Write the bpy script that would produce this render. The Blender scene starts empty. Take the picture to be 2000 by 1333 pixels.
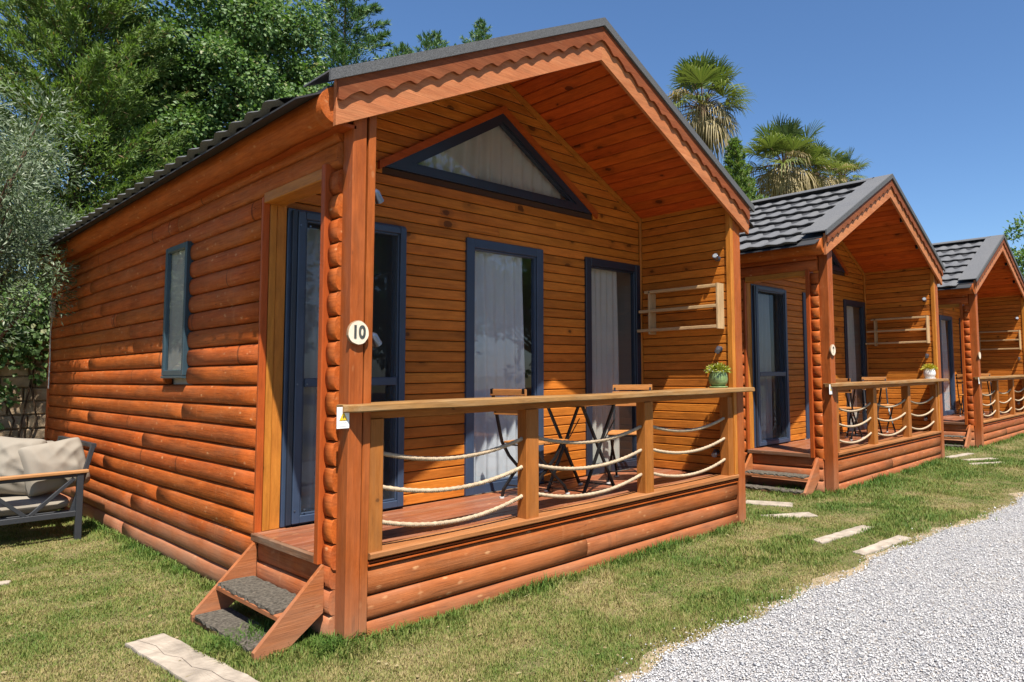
import bpy, math, random
import numpy as np
from mathutils import Matrix, Vector

S = bpy.context.scene
COL = S.collection
rad = math.radians

# ------------------------------------------------------------------ camera
cam = bpy.data.cameras.new('camera')
cam.sensor_width = 36.0
cam.lens = 1372.63 / 2000 * 36
cam.shift_x = -0.11659
cam.shift_y = -0.0201
cam.clip_start = 0.05
cam.clip_end = 2000
camo = bpy.data.objects.new('camera', cam)
COL.objects.link(camo)
cR = Vector((0.65721172, -0.75361456, -0.01174114))
cU = Vector((-0.04789513, -0.05730461, 0.99720722))
cF = Vector((0.7521827, 0.65481393, 0.07375573))
camo.matrix_world = Matrix(((cR.x, cU.x, -cF.x, -1.87193), (cR.y, cU.y, -cF.y, -3.7248),
                            (cR.z, cU.z, -cF.z, 1.44422), (0, 0, 0, 1)))
S.camera = camo

# ------------------------------------------------------------------ sky and sun
SUN = Vector((-0.50, -1.0, 2.05)).normalized()
W = bpy.data.worlds.new('World')
S.world = W
W.use_nodes = True
nt = W.node_tree
nt.nodes.clear()
wo = nt.nodes.new('ShaderNodeOutputWorld')
bg = nt.nodes.new('ShaderNodeBackground')
sk = nt.nodes.new('ShaderNodeTexSky')
sk.sky_type = 'NISHITA'
sk.sun_disc = False
sk.sun_elevation = math.asin(SUN.z)
sk.sun_rotation = math.atan2(SUN.x, SUN.y)
sk.air_density = 1.0
sk.dust_density = 0.35
sk.ozone_density = 8.0
bg.inputs['Strength'].default_value = 0.078
hsv = nt.nodes.new('ShaderNodeHueSaturation')
hsv.inputs['Saturation'].default_value = 1.04
nt.links.new(sk.outputs[0], hsv.inputs['Color'])
nt.links.new(hsv.outputs[0], bg.inputs[0])
nt.links.new(bg.outputs[0], wo.inputs[0])
sun = bpy.data.lights.new('sun', 'SUN')
sun.energy = 5.0
sun.angle = rad(0.53)
sun.color = (1.0, 0.95, 0.87)
suno = bpy.data.objects.new('sun', sun)
suno.rotation_euler = SUN.to_track_quat('Z', 'Y').to_euler()
suno.location = (0, -10, 20)
COL.objects.link(suno)
S.view_settings.view_transform = 'Standard'
S.view_settings.look = 'None'
S.view_settings.exposure = 1.02
S.view_settings.gamma = 1.0
S.render.film_transparent = False
try:
    S.cycles.use_denoising = True
    S.cycles.max_bounces = 8
    S.cycles.transparent_max_bounces = 24
except Exception:
    pass


# ------------------------------------------------------------------ node helpers
class NT:
    def __init__(self, name):
        self.m = bpy.data.materials.new(name)
        self.m.use_nodes = True
        self.t = self.m.node_tree
        self.t.nodes.clear()
        self.out = self.n('ShaderNodeOutputMaterial')

    def n(self, typ, **kw):
        nd = self.t.nodes.new(typ)
        for k, v in kw.items():
            if hasattr(nd, k):
                setattr(nd, k, v)
            else:
                nd.inputs[k.replace('_', ' ')].default_value = v
        return nd

    def l(self, a, b):
        self.t.links.new(a, b)

    def val(self, sock, v):
        if isinstance(v, (int, float, tuple, list)):
            sock.default_value = v
        else:
            self.l(v, sock)

    def math(self, op, a, b=None, clamp=False):
        nd = self.n('ShaderNodeMath', operation=op)
        nd.use_clamp = clamp
        self.val(nd.inputs[0], a)
        if b is not None:
            self.val(nd.inputs[1], b)
        return nd.outputs[0]

    def mix(self, f, a, b, mode='MIX'):
        nd = self.n('ShaderNodeMix')
        nd.data_type = 'RGBA'
        nd.blend_type = mode
        self.val(nd.inputs['Factor'], f)
        ca = nd.inputs[6]
        cb = nd.inputs[7]
        self.val(ca, a if not isinstance(a, tuple) else tuple(a) + (1,) * (4 - len(a)))
        self.val(cb, b if not isinstance(b, tuple) else tuple(b) + (1,) * (4 - len(b)))
        return nd.outputs[2]

    def ramp(self, fac, stops):
        nd = self.n('ShaderNodeValToRGB')
        e = nd.color_ramp.elements
        while len(e) < len(stops):
            e.new(0.5)
        for el, (p, c) in zip(e, stops):
            el.position = p
            el.color = (c, c, c, 1) if isinstance(c, (int, float)) else tuple(c) + (1,)
        self.l(fac, nd.inputs[0])
        return nd.outputs[0]

    def coords(self, scale=(1, 1, 1), rnd=True, world=False):
        if world:
            v = self.n('ShaderNodeNewGeometry').outputs['Position']
        else:
            v = self.n('ShaderNodeTexCoord').outputs['Object']
        if rnd:
            oi = self.n('ShaderNodeObjectInfo')
            c = self.n('ShaderNodeCombineXYZ')
            for i, k in enumerate((37.1, 17.3, 53.7)):
                self.l(self.math('MULTIPLY', oi.outputs['Random'], k), c.inputs[i])
            a = self.n('ShaderNodeVectorMath', operation='ADD')
            self.l(v, a.inputs[0])
            self.l(c.outputs[0], a.inputs[1])
            v = a.outputs[0]
        mp = self.n('ShaderNodeMapping')
        self.l(v, mp.inputs[0])
        mp.inputs['Scale'].default_value = scale
        return mp.outputs[0]

    def noise(self, vec, scale, detail=4, rough=0.55, dist=0.0):
        nd = self.n('ShaderNodeTexNoise')
        self.l(vec, nd.inputs['Vector'])
        nd.inputs['Scale'].default_value = scale
        nd.inputs['Detail'].default_value = detail
        nd.inputs['Roughness'].default_value = rough
        nd.inputs['Distortion'].default_value = dist
        return nd.outputs[0]

    def voro(self, vec, scale, out='Distance', feature='F1', rnd=1.0):
        nd = self.n('ShaderNodeTexVoronoi')
        nd.feature = feature
        self.l(vec, nd.inputs['Vector'])
        nd.inputs['Scale'].default_value = scale
        nd.inputs['Randomness'].default_value = rnd
        return nd.outputs[out]

    def bsdf(self, color, rough=0.5, metal=0.0, spec=0.5, bump=None, bstr=0.2, bdist=0.01, **kw):
        b = self.n('ShaderNodeBsdfPrincipled')
        self.val(b.inputs['Base Color'], color if not isinstance(color, tuple) else tuple(color) + (1,) * (4 - len(color)))
        self.val(b.inputs['Roughness'], rough)
        b.inputs['Metallic'].default_value = metal
        b.inputs['Specular IOR Level'].default_value = spec
        for k, v in kw.items():
            self.val(b.inputs[k.replace('_', ' ')], v)
        if bump is not None:
            bp = self.n('ShaderNodeBump')
            bp.inputs['Strength'].default_value = bstr
            bp.inputs['Distance'].default_value = bdist
            self.l(bump, bp.inputs['Height'])
            self.l(bp.outputs[0], b.inputs['Normal'])
        return b.outputs[0]

    def fin(self, sh):
        self.l(sh, self.out.inputs[0])
        return self.m


def wood(name, c1, c2, var=0.22, knots=0.0, scuff=0.0, rings=0.0, rough=0.5, dark=(0.05, 0.014, 0.006), weather=0.0, spec=0.16,
         wcol=(0.42, 0.3, 0.2), mott=0.28, dust=0.0):
    N = NT(name)
    oi = N.n('ShaderNodeObjectInfo')
    big = N.noise(N.coords((0.5, 2.5, 2.5)), 1.7, 3)
    grain = N.noise(N.coords((1.3, 38, 38)), 2.2, 6, 0.62, 0.35)
    fine = N.noise(N.coords((4, 160, 160)), 1.5, 3, 0.6)
    g = N.math('ADD', N.math('MULTIPLY', grain, 0.75), N.math('MULTIPLY', big, 0.45))
    col = N.mix(N.ramp(g, [(0.38, 0.0), (0.82, 1.0)]), c1, c2)
    # mottling
    mo = N.noise(N.coords((1.6, 7, 7)), 2.4, 6, 0.72)
    mv = N.math('ADD', N.math('MULTIPLY', N.ramp(mo, [(0.28, 0.0), (0.72, 1.0)]), mott * 1.7), 1.0 - mott)
    col = N.mix(1.0, col, N.n('ShaderNodeCombineColor').outputs[0], 'MULTIPLY')
    cc = col.node.inputs[7].links[0].from_node
    for q in range(3):
        N.l(mv, cc.inputs[q])
    # per piece tone
    v = N.math('ADD', N.math('MULTIPLY', oi.outputs['Random'], var * 2), 1.0 - var)
    hs = N.n('ShaderNodeHueSaturation')
    hs.inputs['Hue'].default_value = 0.5
    N.l(v, hs.inputs['Value'])
    N.l(col, hs.inputs['Color'])
    r2 = N.math('FRACT', N.math('MULTIPLY', oi.outputs['Random'], 7.77))
    N.l(N.math('ADD', N.math('MULTIPLY', r2, 0.006), 0.497), hs.inputs['Hue'])
    col = hs.outputs[0]
    # dark streaks
    st = N.ramp(grain, [(0.60, 0.0), (0.72, 1.0)])
    col = N.mix(N.math('MULTIPLY', st, 0.28), col, dark)
    if knots > 0:
        kv = N.n('ShaderNodeTexVoronoi')
        wv = N.n('ShaderNodeVectorMath', operation='ADD')
        N.l(N.coords((4.4, 6.6, 6.6)), wv.inputs[0])
        wn_ = N.n('ShaderNodeTexNoise')
        N.l(N.coords((1, 1, 1)), wn_.inputs['Vector'])
        wn_.inputs['Scale'].default_value = 14
        ws = N.n('ShaderNodeVectorMath', operation='SCALE')
        N.l(wn_.outputs['Color'], ws.inputs[0])
        ws.inputs['Scale'].default_value = 0.22
        N.l(ws.outputs[0], wv.inputs[1])
        N.l(wv.outputs[0], kv.inputs['Vector'])
        kv.inputs['Scale'].default_value = 1.0
        kc = N.n('ShaderNodeSeparateColor')
        N.l(kv.outputs['Color'], kc.inputs[0])
        size = N.math('MULTIPLY', N.math('POWER', kc.outputs[0], 1.7), 0.225 * knots)
        kn = N.math('MULTIPLY', N.math('SUBTRACT', size, kv.outputs['Distance']), 28.0, True)
        halo = N.math('MULTIPLY', N.math('SUBTRACT', N.math('MULTIPLY', size, 2.2), kv.outputs['Distance']), 6.0, True)
        col = N.mix(N.math('MULTIPLY', halo, 0.28), col, dark)
        col = N.mix(N.math('MULTIPLY', kn, 0.66), col, tuple(x * 0.5 for x in dark))
        fd = N.noise(N.coords((3, 90, 90)), 1.2, 2)
        blot = N.noise(N.coords((2.5, 12, 12)), 1.0, 3)
        m = N.math('MULTIPLY', N.ramp(blot, [(0.66, 0.0), (0.75, 1.0)]), N.ramp(fd, [(0.42, 0.0), (0.6, 1.0)]))
        col = N.mix(N.math('MULTIPLY', m, 0.55), col, dark)
    if scuff > 0:
        sd = N.voro(N.coords((9.0, 17, 17)), 1.0)
        sm = N.ramp(sd, [(0.11, 1.0), (0.24, 0.0)])
        sn = N.math('MULTIPLY', N.ramp(N.noise(N.coords((5, 30, 30)), 2.0, 4), [(0.42, 0.0), (0.6, 1.0)]), N.ramp(N.noise(N.coords((1.1, 4, 4)), 1.3, 3), [(0.4, 0.15), (0.62, 1.0)]))
        col = N.mix(N.math('MULTIPLY', N.math('MULTIPLY', sm, sn), scuff), col, (0.62, 0.33, 0.15))
        # vertical run marks across the grain
        rn = N.noise(N.coords((22, 2.2, 2.2)), 1.0, 3)
        col = N.mix(N.math('MULTIPLY', N.ramp(rn, [(0.60, 0.0), (0.72, 1.0)]), 0.22 * scuff), col, (0.48, 0.20, 0.08))
    if scuff > 0.3:
        ck = N.noise(N.coords((0.5, 16, 16)), 1.6, 2, 0.4)
        cg = N.noise(N.coords((0.9, 5, 5)), 1.4, 2)
        cm = N.math('MULTIPLY', N.ramp(ck, [(0.492, 0.0), (0.5, 1.0), (0.508, 0.0)]), N.ramp(cg, [(0.5, 0.0), (0.62, 1.0)]))
        col = N.mix(N.math('MULTIPLY', cm, 0.75), col, dark)
    if rings > 0:
        rd = N.noise(N.coords((9, 0.4, 0.4)), 1.0, 1)
        col = N.mix(N.math('MULTIPLY', N.ramp(rd, [(0.735, 0.0), (0.75, 1.0)]), rings), col, dark)
    if weather > 0:
        wn = N.noise(N.coords((1.2, 9, 9)), 1.6, 5, 0.65)
        col = N.mix(N.math('MULTIPLY', N.ramp(wn, [(0.45, 0.0), (0.68, 1.0)]), weather), col, wcol)
    if dust > 0:
        sx = N.n('ShaderNodeSeparateXYZ')
        N.l(N.n('ShaderNodeNewGeometry').outputs['Position'], sx.inputs[0])
        dn = N.noise(N.coords((1, 1, 1), rnd=False, world=True), 3.0, 5, 0.65)
        df = N.ramp(N.math('ADD', sx.outputs[2], N.math('MULTIPLY', N.math('SUBTRACT', dn, 0.5), 0.5)), [(0.0, 1.0), (0.42, 0.0)])
        col = N.mix(N.math('MULTIPLY', df, dust), col, (0.34, 0.20, 0.125))
    b = N.math('ADD', N.math('ADD', N.math('MULTIPLY', grain, 0.7), N.math('MULTIPLY', fine, 0.3)), N.math('MULTIPLY', mo, 0.8))
    rr = N.math('ADD', N.math('MULTIPLY', grain, 0.25), rough - 0.1)
    return N.fin(N.bsdf(col, rr, spec=spec, bump=b, bstr=0.5, bdist=0.006))


M = {}
M['log'] = wood('stained_log', (0.45, 0.108, 0.020), (0.29, 0.056, 0.010), 0.045, 0.0, 0.8, 0.6, 0.55, dark=(0.047, 0.013, 0.005), weather=0.2, wcol=(0.361, 0.163, 0.073), mott=0.34, dust=0.7, spec=0.09)
M['flog'] = wood('weathered_front_log', (0.361, 0.101, 0.028), (0.249, 0.060, 0.015), 0.06, 0.0, 0.8, 0.25, 0.5, dark=(0.077, 0.026, 0.013), weather=0.3, wcol=(0.327, 0.155, 0.073), mott=0.36, dust=0.2, spec=0.1)
M['post'] = wood('stained_post', (0.361, 0.093, 0.019), (0.258, 0.060, 0.012), 0.05, 0.4, 0.2, 0.0, 0.45, dark=(0.112, 0.030, 0.010), weather=0.1, wcol=(0.361, 0.172, 0.086), dust=0.4)
M['plank'] = wood('honey_plank', (0.53, 0.178, 0.027), (0.385, 0.110, 0.013), 0.2, 1.0, 0.0, 0.0, 0.42, dark=(0.052, 0.015, 0.005))
M['ceil'] = wood('red_ceiling_plank', (0.516, 0.103, 0.015), (0.370, 0.064, 0.009), 0.14, 1.05, 0.0, 0.0, 0.42, dark=(0.039, 0.010, 0.004))
M['trim'] = wood('yellow_trim', (0.482, 0.185, 0.028), (0.378, 0.125, 0.019), 0.06, 0.5, 0.0, 0.0, 0.42, dark=(0.103, 0.034, 0.010))
M['rtrim'] = wood('red_trim', (0.396, 0.084, 0.015), (0.292, 0.057, 0.010), 0.06, 0.3, 0.0, 0.0, 0.45)
M['fascia'] = wood('fascia_orange', (0.447, 0.172, 0.065), (0.361, 0.112, 0.039), 0.05, 0.4, 0.2, 0.0, 0.55, dark=(0.172, 0.047, 0.017), weather=0.2, wcol=(0.473, 0.241, 0.120))
M['fascia2'] = wood('fascia_brown', (0.215, 0.062, 0.019), (0.155, 0.040, 0.012), 0.05, 0.4, 0.1, 0.0, 0.6, dark=(0.086, 0.026, 0.012), weather=0.1, wcol=(0.344, 0.172, 0.086))
M['rail'] = wood('worn_rail', (0.292, 0.155, 0.053), (0.215, 0.099, 0.029), 0.06, 0.5, 0.0, 0.0, 0.6, dark=(0.103, 0.043, 0.015), weather=0.5, wcol=(0.292, 0.206, 0.112))
M['balus'] = wood('baluster_wood', (0.361, 0.129, 0.024), (0.275, 0.086, 0.015), 0.07, 0.5, 0.0, 0.0, 0.5, dark=(0.103, 0.034, 0.010), weather=0.15, wcol=(0.344, 0.189, 0.086))
M['sill'] = wood('sill_wood', (0.344, 0.142, 0.047), (0.249, 0.090, 0.028), 0.05, 0.4, 0.0, 0.0, 0.6, dark=(0.103, 0.039, 0.014), weather=0.4, wcol=(0.327, 0.181, 0.086))
M['deck'] = wood('worn_deck', (0.267, 0.090, 0.036), (0.181, 0.053, 0.021), 0.10, 0.3, 0.5, 0.0, 0.4, dark=(0.043, 0.015, 0.009), weather=0.35, wcol=(0.327, 0.206, 0.142), spec=0.4)
M['deckedge'] = wood('grey_deck_edge', (0.189, 0.086, 0.043), (0.129, 0.053, 0.029), 0.08, 0.2, 0.4, 0.0, 0.6, weather=0.6, wcol=(0.232, 0.172, 0.120))
M['stair'] = wood('stair_wood', (0.378, 0.116, 0.029), (0.275, 0.073, 0.019), 0.05, 0.4, 0.4, 0.0, 0.5, dark=(0.103, 0.030, 0.012), weather=0.3, wcol=(0.344, 0.189, 0.112), dust=0.4)
M['shelf'] = wood('bare_pine', (0.482, 0.327, 0.172), (0.413, 0.258, 0.120), 0.06, 0.4, 0.0, 0.0, 0.6, dark=(0.215, 0.103, 0.043))
M['slat'] = wood('slat_wood', (0.430, 0.189, 0.056), (0.344, 0.133, 0.036), 0.08, 0.2, 0.0, 0.0, 0.45, dark=(0.129, 0.052, 0.017))
M['arm'] = wood('arm_wood', (0.413, 0.206, 0.082), (0.327, 0.146, 0.056), 0.05, 0.0, 0.0, 0.0, 0.45, dark=(0.172, 0.077, 0.030))
M['bark'] = wood('bark', (0.16, 0.10, 0.06), (0.08, 0.05, 0.03), 0.15, 0.0, 0.0, 0.0, 0.9)


def simple(name, c, rough=0.5, metal=0.0, spec=0.5, nscale=0, namp=0.0, bscale=0, bstr=0.2, **kw):
    N = NT(name)
    col = c
    if nscale:
        nz = N.noise(N.coords((1, 1, 1)), nscale, 5)
        col = N.mix(N.ramp(nz, [(0.3, 0.0), (0.7, 1.0)]), tuple(x * (1 - namp) for x in c), tuple(min(1, x * (1 + namp)) for x in c))
    bp = None
    if bscale:
        bp = N.noise(N.coords((1, 1, 1)), bscale, 5, 0.65)
    return N.fin(N.bsdf(col, rough, metal, spec, bump=bp, bstr=bstr, **kw))


M['metal_blue'] = simple('blue_grey_frame', (0.032, 0.050, 0.088), 0.38, 0.0, 0.5, 6, 0.12)
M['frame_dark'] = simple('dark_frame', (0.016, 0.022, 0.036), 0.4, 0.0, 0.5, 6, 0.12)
M['teal'] = simple('side_frame', (0.03, 0.055, 0.07), 0.35, 0.0, 0.5, 6, 0.1)
M['blackm'] = simple('black_metal', (0.012, 0.011, 0.011), 0.42, 0.3, 0.5, 20, 0.3)
M['sofa_m'] = simple('grey_metal', (0.026, 0.028, 0.032), 0.45, 0.0, 0.5, 12, 0.1)
M['chrome'] = simple('chrome', (0.16, 0.19, 0.25), 0.3, 0.8)
M['lens'] = simple('lamp_glass', (0.20, 0.21, 0.22), 0.25)
M['white'] = simple('white_plate', (0.78, 0.78, 0.76), 0.4)
M['yellow'] = simple('warning_yellow', (0.75, 0.48, 0.02), 0.4)
M['ink'] = simple('dark_ink', (0.045, 0.05, 0.045), 0.7, nscale=30, namp=0.5)
M['greyink'] = simple('grey_ink', (0.35, 0.36, 0.36), 0.6)
M['slice'] = simple('wood_slice', (0.68, 0.56, 0.42), 0.65, nscale=14, namp=0.12, bscale=40)
M['slicebark'] = simple('slice_rim', (0.25, 0.15, 0.08), 0.85, nscale=20, namp=0.3)
M['rope'] = simple('rope_fibre', (0.39, 0.295, 0.195), 0.85, spec=0.2, nscale=25, namp=0.2, bscale=300)
M['mat'] = simple('doormat', (0.11, 0.095, 0.075), 0.95, spec=0.1, nscale=60, namp=0.6, bscale=220, bstr=1.0)
M['plastic'] = simple('grey_plastic', (0.5, 0.5, 0.48), 0.5)
M['lining'] = simple('interior_lining', (0.42, 0.36, 0.30), 0.9)
M['back'] = simple('dark_backing', (0.055, 0.02, 0.008), 0.9)
M['roofdark'] = simple('roof_underlay', (0.022, 0.022, 0.024), 0.8)


def roofmat():
    N = NT('stone_coated_roof')
    sp = N.noise(N.coords((1, 1, 1)), 170, 3, 0.7)
    bg_ = N.noise(N.coords((1, 1, 1), world=True, rnd=False), 1.6, 4)
    col = N.mix(N.ramp(sp, [(0.3, 0.0), (0.75, 1.0)]), (0.062, 0.063, 0.067), (0.165, 0.165, 0.169))
    col = N.mix(N.math('MULTIPLY', N.ramp(bg_, [(0.4, 0.0), (0.7, 1.0)]), 0.3), col, (0.15, 0.145, 0.135))
    return N.fin(N.bsdf(col, 0.85, spec=0.25, bump=sp, bstr=0.5, bdist=0.004))


M['roof'] = roofmat()
M['cap'] = simple('rake_flashing', (0.086, 0.087, 0.088), 0.8, spec=0.25, nscale=170, namp=0.45, bscale=170, bstr=0.4)


def glassmat():
    N = NT('window_glass')
    fr = N.n('ShaderNodeFresnel')
    gm = N.n('ShaderNodeNewGeometry')
    N.l(N.math('ADD', N.math('MULTIPLY', gm.outputs['Backfacing'], 1 / 1.6 - 1.6), 1.6), fr.inputs['IOR'])
    f = N.math('MINIMUM', N.math('MULTIPLY', fr.outputs[0], 1.35), 1.0)
    tr = N.n('ShaderNodeBsdfTransparent')
    tr.inputs[0].default_value = (0.90, 0.93, 0.95, 1)
    gl = N.n('ShaderNodeBsdfGlossy')
    gl.inputs['Roughness'].default_value = 0.012
    gl.inputs[0].default_value = (0.95, 0.97, 1, 1)
    mx = N.n('ShaderNodeMixShader')
    N.l(f, mx.inputs[0])
    N.l(tr.outputs[0], mx.inputs[1])
    N.l(gl.outputs[0], mx.inputs[2])
    return N.fin(mx.outputs[0])


def screenmat():
    N = NT('insect_screen')
    tr = N.n('ShaderNodeBsdfTransparent')
    tr.inputs[0].default_value = (1, 1, 1, 1)
    df = N.n('ShaderNodeBsdfDiffuse')
    df.inputs[0].default_value = (0.045, 0.05, 0.055, 1)
    mx = N.n('ShaderNodeMixShader')
    mx.inputs[0].default_value = 0.34
    N.l(tr.outputs[0], mx.inputs[1])
    N.l(df.outputs[0], mx.inputs[2])
    return N.fin(mx.outputs[0])


def clothmat(name, c, trans=0.4, bscale=120, bstr=0.1):
    N = NT(name)
    nz = N.noise(N.coords((1, 1, 1)), bscale, 4, 0.6)
    n2 = N.noise(N.coords((1, 1, 1)), 5, 4)
    col = N.mix(N.ramp(n2, [(0.3, 0.0), (0.7, 1.0)]), tuple(x * 0.9 for x in c), c)
    b = N.bsdf(col, 0.9, spec=0.15, bump=nz, bstr=bstr, bdist=0.003)
    if trans:
        tl = N.n('ShaderNodeBsdfTranslucent')
        tl.inputs[0].default_value = tuple(c) + (1,)
        mx = N.n('ShaderNodeMixShader')
        mx.inputs[0].default_value = trans
        N.l(b, mx.inputs[1])
        N.l(tl.outputs[0], mx.inputs[2])
        b = mx.outputs[0]
    return N.fin(b)


M['glass'] = glassmat()
M['screen'] = screenmat()
M['curtain'] = clothmat('sheer_curtain', (0.87, 0.88, 0.89), 0.45)
M['cream'] = clothmat('cream_curtain', (0.74, 0.70, 0.60), 0.4)
M['cushion'] = clothmat('beige_cushion', (0.255, 0.222, 0.178), 0.0, 260, 0.25)


def leafmat(name, c1, c2, c3=None, rough=0.5, trans=0.3, spec=0.35, wscale=1.4, odd=None):
    N = NT(name)
    at = N.n('ShaderNodeAttribute')
    at.attribute_name = 'tint'
    wn = N.noise(N.coords((1, 1, 1), rnd=False, world=True), wscale, 3)
    f = N.math('ADD', N.math('MULTIPLY', at.outputs['Fac'], 0.7), N.math('MULTIPLY', N.math('SUBTRACT', wn, 0.3), 0.75), True)
    col = N.mix(f, c1, c2)
    if c3 is not None:
        col = N.mix(N.ramp(at.outputs['Fac'], [(odd or 0.93, 0.0), ((odd or 0.93) + 0.02, 1.0)]), col, c3)
    b = N.bsdf(col, rough, spec=spec)
    tl = N.n('ShaderNodeBsdfTranslucent')
    N.l(N.mix(1.0, col, (1.0, 1.15, 0.5), 'MULTIPLY'), tl.inputs[0])
    mx = N.n('ShaderNodeMixShader')
    mx.inputs[0].default_value = trans
    N.l(b, mx.inputs[1])
    N.l(tl.outputs[0], mx.inputs[2])
    return N.fin(mx.outputs[0])


M['ivy'] = leafmat('ivy_leaf', (0.045, 0.108, 0.026), (0.150, 0.235, 0.058), (0.21, 0.22, 0.085), 0.5, 0.32)
M['cypress'] = leafmat('cypress_leaf', (0.075, 0.140, 0.031), (0.190, 0.260, 0.060), (0.25, 0.16, 0.08), 0.6, 0.38, odd=0.96)
M['olive'] = leafmat('olive_leaf', (0.058, 0.092, 0.040), (0.145, 0.185, 0.098), (0.25, 0.285, 0.19), 0.5, 0.2, odd=0.8)
M['fir'] = leafmat('fir_needle', (0.038, 0.098, 0.040), (0.110, 0.188, 0.056), (0.18, 0.22, 0.07), 0.55, 0.25)
M['palm'] = leafmat('palm_leaf', (0.050, 0.098, 0.022), (0.205, 0.215, 0.07), (0.35, 0.30, 0.13), 0.45, 0.3)
M['palmdry'] = leafmat('dry_palm_leaf', (0.29, 0.21, 0.10), (0.35, 0.30, 0.16), (0.18, 0.19, 0.065), 0.7, 0.3)
M['sedum'] = leafmat('pot_leaf', (0.12, 0.16, 0.02), (0.40, 0.38, 0.04), (0.75, 0.70, 0.55), 0.5, 0.25, wscale=30)
M['sedum2'] = leafmat('pot_leaf_yellow', (0.28, 0.24, 0.02), (0.62, 0.48, 0.04), (0.3, 0.34, 0.05), 0.5, 0.25, wscale=30)


def lawnmats():
    def patch(N):
        p1 = N.noise(N.coords((1, 1, 1), rnd=False, world=True), 0.9, 4, 0.6)
        p2 = N.noise(N.coords((1, 1, 1), rnd=False, world=True), 5.5, 5, 0.65)
        return N.math('ADD', N.math('MULTIPLY', p1, 0.65), N.math('MULTIPLY', p2, 0.45))
    N = NT('lawn_soil')
    p = patch(N)
    fine = N.noise(N.coords((1, 1, 1), rnd=False, world=True), 90, 4, 0.7)
    col = N.mix(N.ramp(p, [(0.42, 0.0), (0.66, 1.0)]), (0.115, 0.122, 0.038), (0.265, 0.21, 0.105))
    col = N.mix(N.ramp(fine, [(0.35, 0.0), (0.7, 1.0)]), N.mix(0.4, col, (0.07, 0.055, 0.03)), col)
    a = N.fin(N.bsdf(col, 0.95, spec=0.1, bump=fine, bstr=0.8, bdist=0.02))
    N = NT('grass_blade')
    p = patch(N)
    at = N.n('ShaderNodeAttribute')
    at.attribute_name = 'tint'
    dry = N.n('ShaderNodeAttribute')
    dry.attribute_name = 'lush'
    q = N.math('SUBTRACT', N.math('ADD', p, N.math('MULTIPLY', N.math('SUBTRACT', at.outputs['Fac'], 0.5), 0.22)), N.math('MULTIPLY', dry.outputs['Fac'], 0.3))
    nd = N.n('ShaderNodeValToRGB')
    e = nd.color_ramp.elements
    for i in range(2):
        e.new(0.5)
    for el, (ps, c) in zip(e, [(0.28, (0.062, 0.138, 0.019)), (0.47, (0.138, 0.188, 0.036)), (0.575, (0.225, 0.226, 0.064)), (0.70, (0.36, 0.285, 0.128))]):
        el.position = ps
        el.color = c + (1,)
    N.l(q, nd.inputs[0])
    col = nd.outputs[0]
    b = N.bsdf(col, 0.6, spec=0.25)
    tl = N.n('ShaderNodeBsdfTranslucent')
    N.l(col, tl.inputs[0])
    mx = N.n('ShaderNodeMixShader')
    mx.inputs[0].default_value = 0.35
    N.l(b, mx.inputs[1])
    N.l(tl.outputs[0], mx.inputs[2])
    return a, N.fin(mx.outputs[0])


M['lawn'], M['grass'] = lawnmats()


def gravelmats():
    N = NT('gravel_bed')
    v = N.coords((1, 1, 1), rnd=False, world=True)
    nd = N.n('ShaderNodeTexVoronoi')
    N.l(v, nd.inputs['Vector'])
    nd.inputs['Scale'].default_value = 75
    sep = N.n('ShaderNodeSeparateColor')
    N.l(nd.outputs['Color'], sep.inputs[0])
    col = N.mix(N.ramp(sep.outputs[0], [(0.15, 0.0), (0.6, 1.0)]), (0.27, 0.27, 0.28), (0.48, 0.465, 0.45))
    col = N.mix(N.ramp(nd.outputs['Distance'], [(0.25, 0.0), (0.75, 1.0)]), col, (0.16, 0.15, 0.15))
    tr = N.noise(v, 0.8, 4)
    col = N.mix(N.math('MULTIPLY', N.ramp(tr, [(0.55, 0.0), (0.75, 1.0)]), 0.3), col, (0.42, 0.36, 0.28))
    inv = N.math('SUBTRACT', 1.0, nd.outputs['Distance'])
    a = N.fin(N.bsdf(col, 0.85, spec=0.25, bump=inv, bstr=0.9, bdist=0.012))
    N = NT('gravel_stone')
    at = N.n('ShaderNodeAttribute')
    at.attribute_name = 'tint'
    nd = N.n('ShaderNodeValToRGB')
    nd.color_ramp.interpolation = 'CONSTANT'
    e = nd.color_ramp.elements
    for i in range(4):
        e.new(0.5)
    for el, (ps, c) in zip(e, [(0.0, (0.27, 0.27, 0.28)), (0.12, (0.34, 0.335, 0.34)), (0.26, (0.44, 0.425, 0.41)), (0.56, (0.52, 0.505, 0.49)), (0.90, (0.40, 0.35, 0.30)), (0.95, (0.48, 0.455, 0.445))]):
        el.position = ps
        el.color = c + (1,)
    N.l(at.outputs['Fac'], nd.inputs[0])
    b = N.fin(N.bsdf(nd.outputs[0], 0.7, spec=0.3))
    return a, b


M['gravel'], M['stone'] = gravelmats()
M['slab'] = simple('stepping_slab', (0.31, 0.26, 0.205), 0.9, spec=0.2, nscale=9, namp=0.3, bscale=50, bstr=0.5)
M['wallstone'] = simple('wall_stone', (0.48, 0.35, 0.22), 0.95, spec=0.1, nscale=7, namp=0.35, bscale=25, bstr=0.8)
M['potgreen'] = simple('green_glaze', (0.16, 0.23, 0.085), 0.35, spec=0.5, nscale=16, namp=0.55, bscale=30, bstr=0.15)
M['potwhite'] = simple('white_glaze', (0.70, 0.68, 0.64), 0.35, nscale=8, namp=0.12)
M['soil'] = simple('soil', (0.05, 0.035, 0.025), 0.95, nscale=30, namp=0.4)

# ------------------------------------------------------------------ geometry helpers
CACHE = {}


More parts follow.
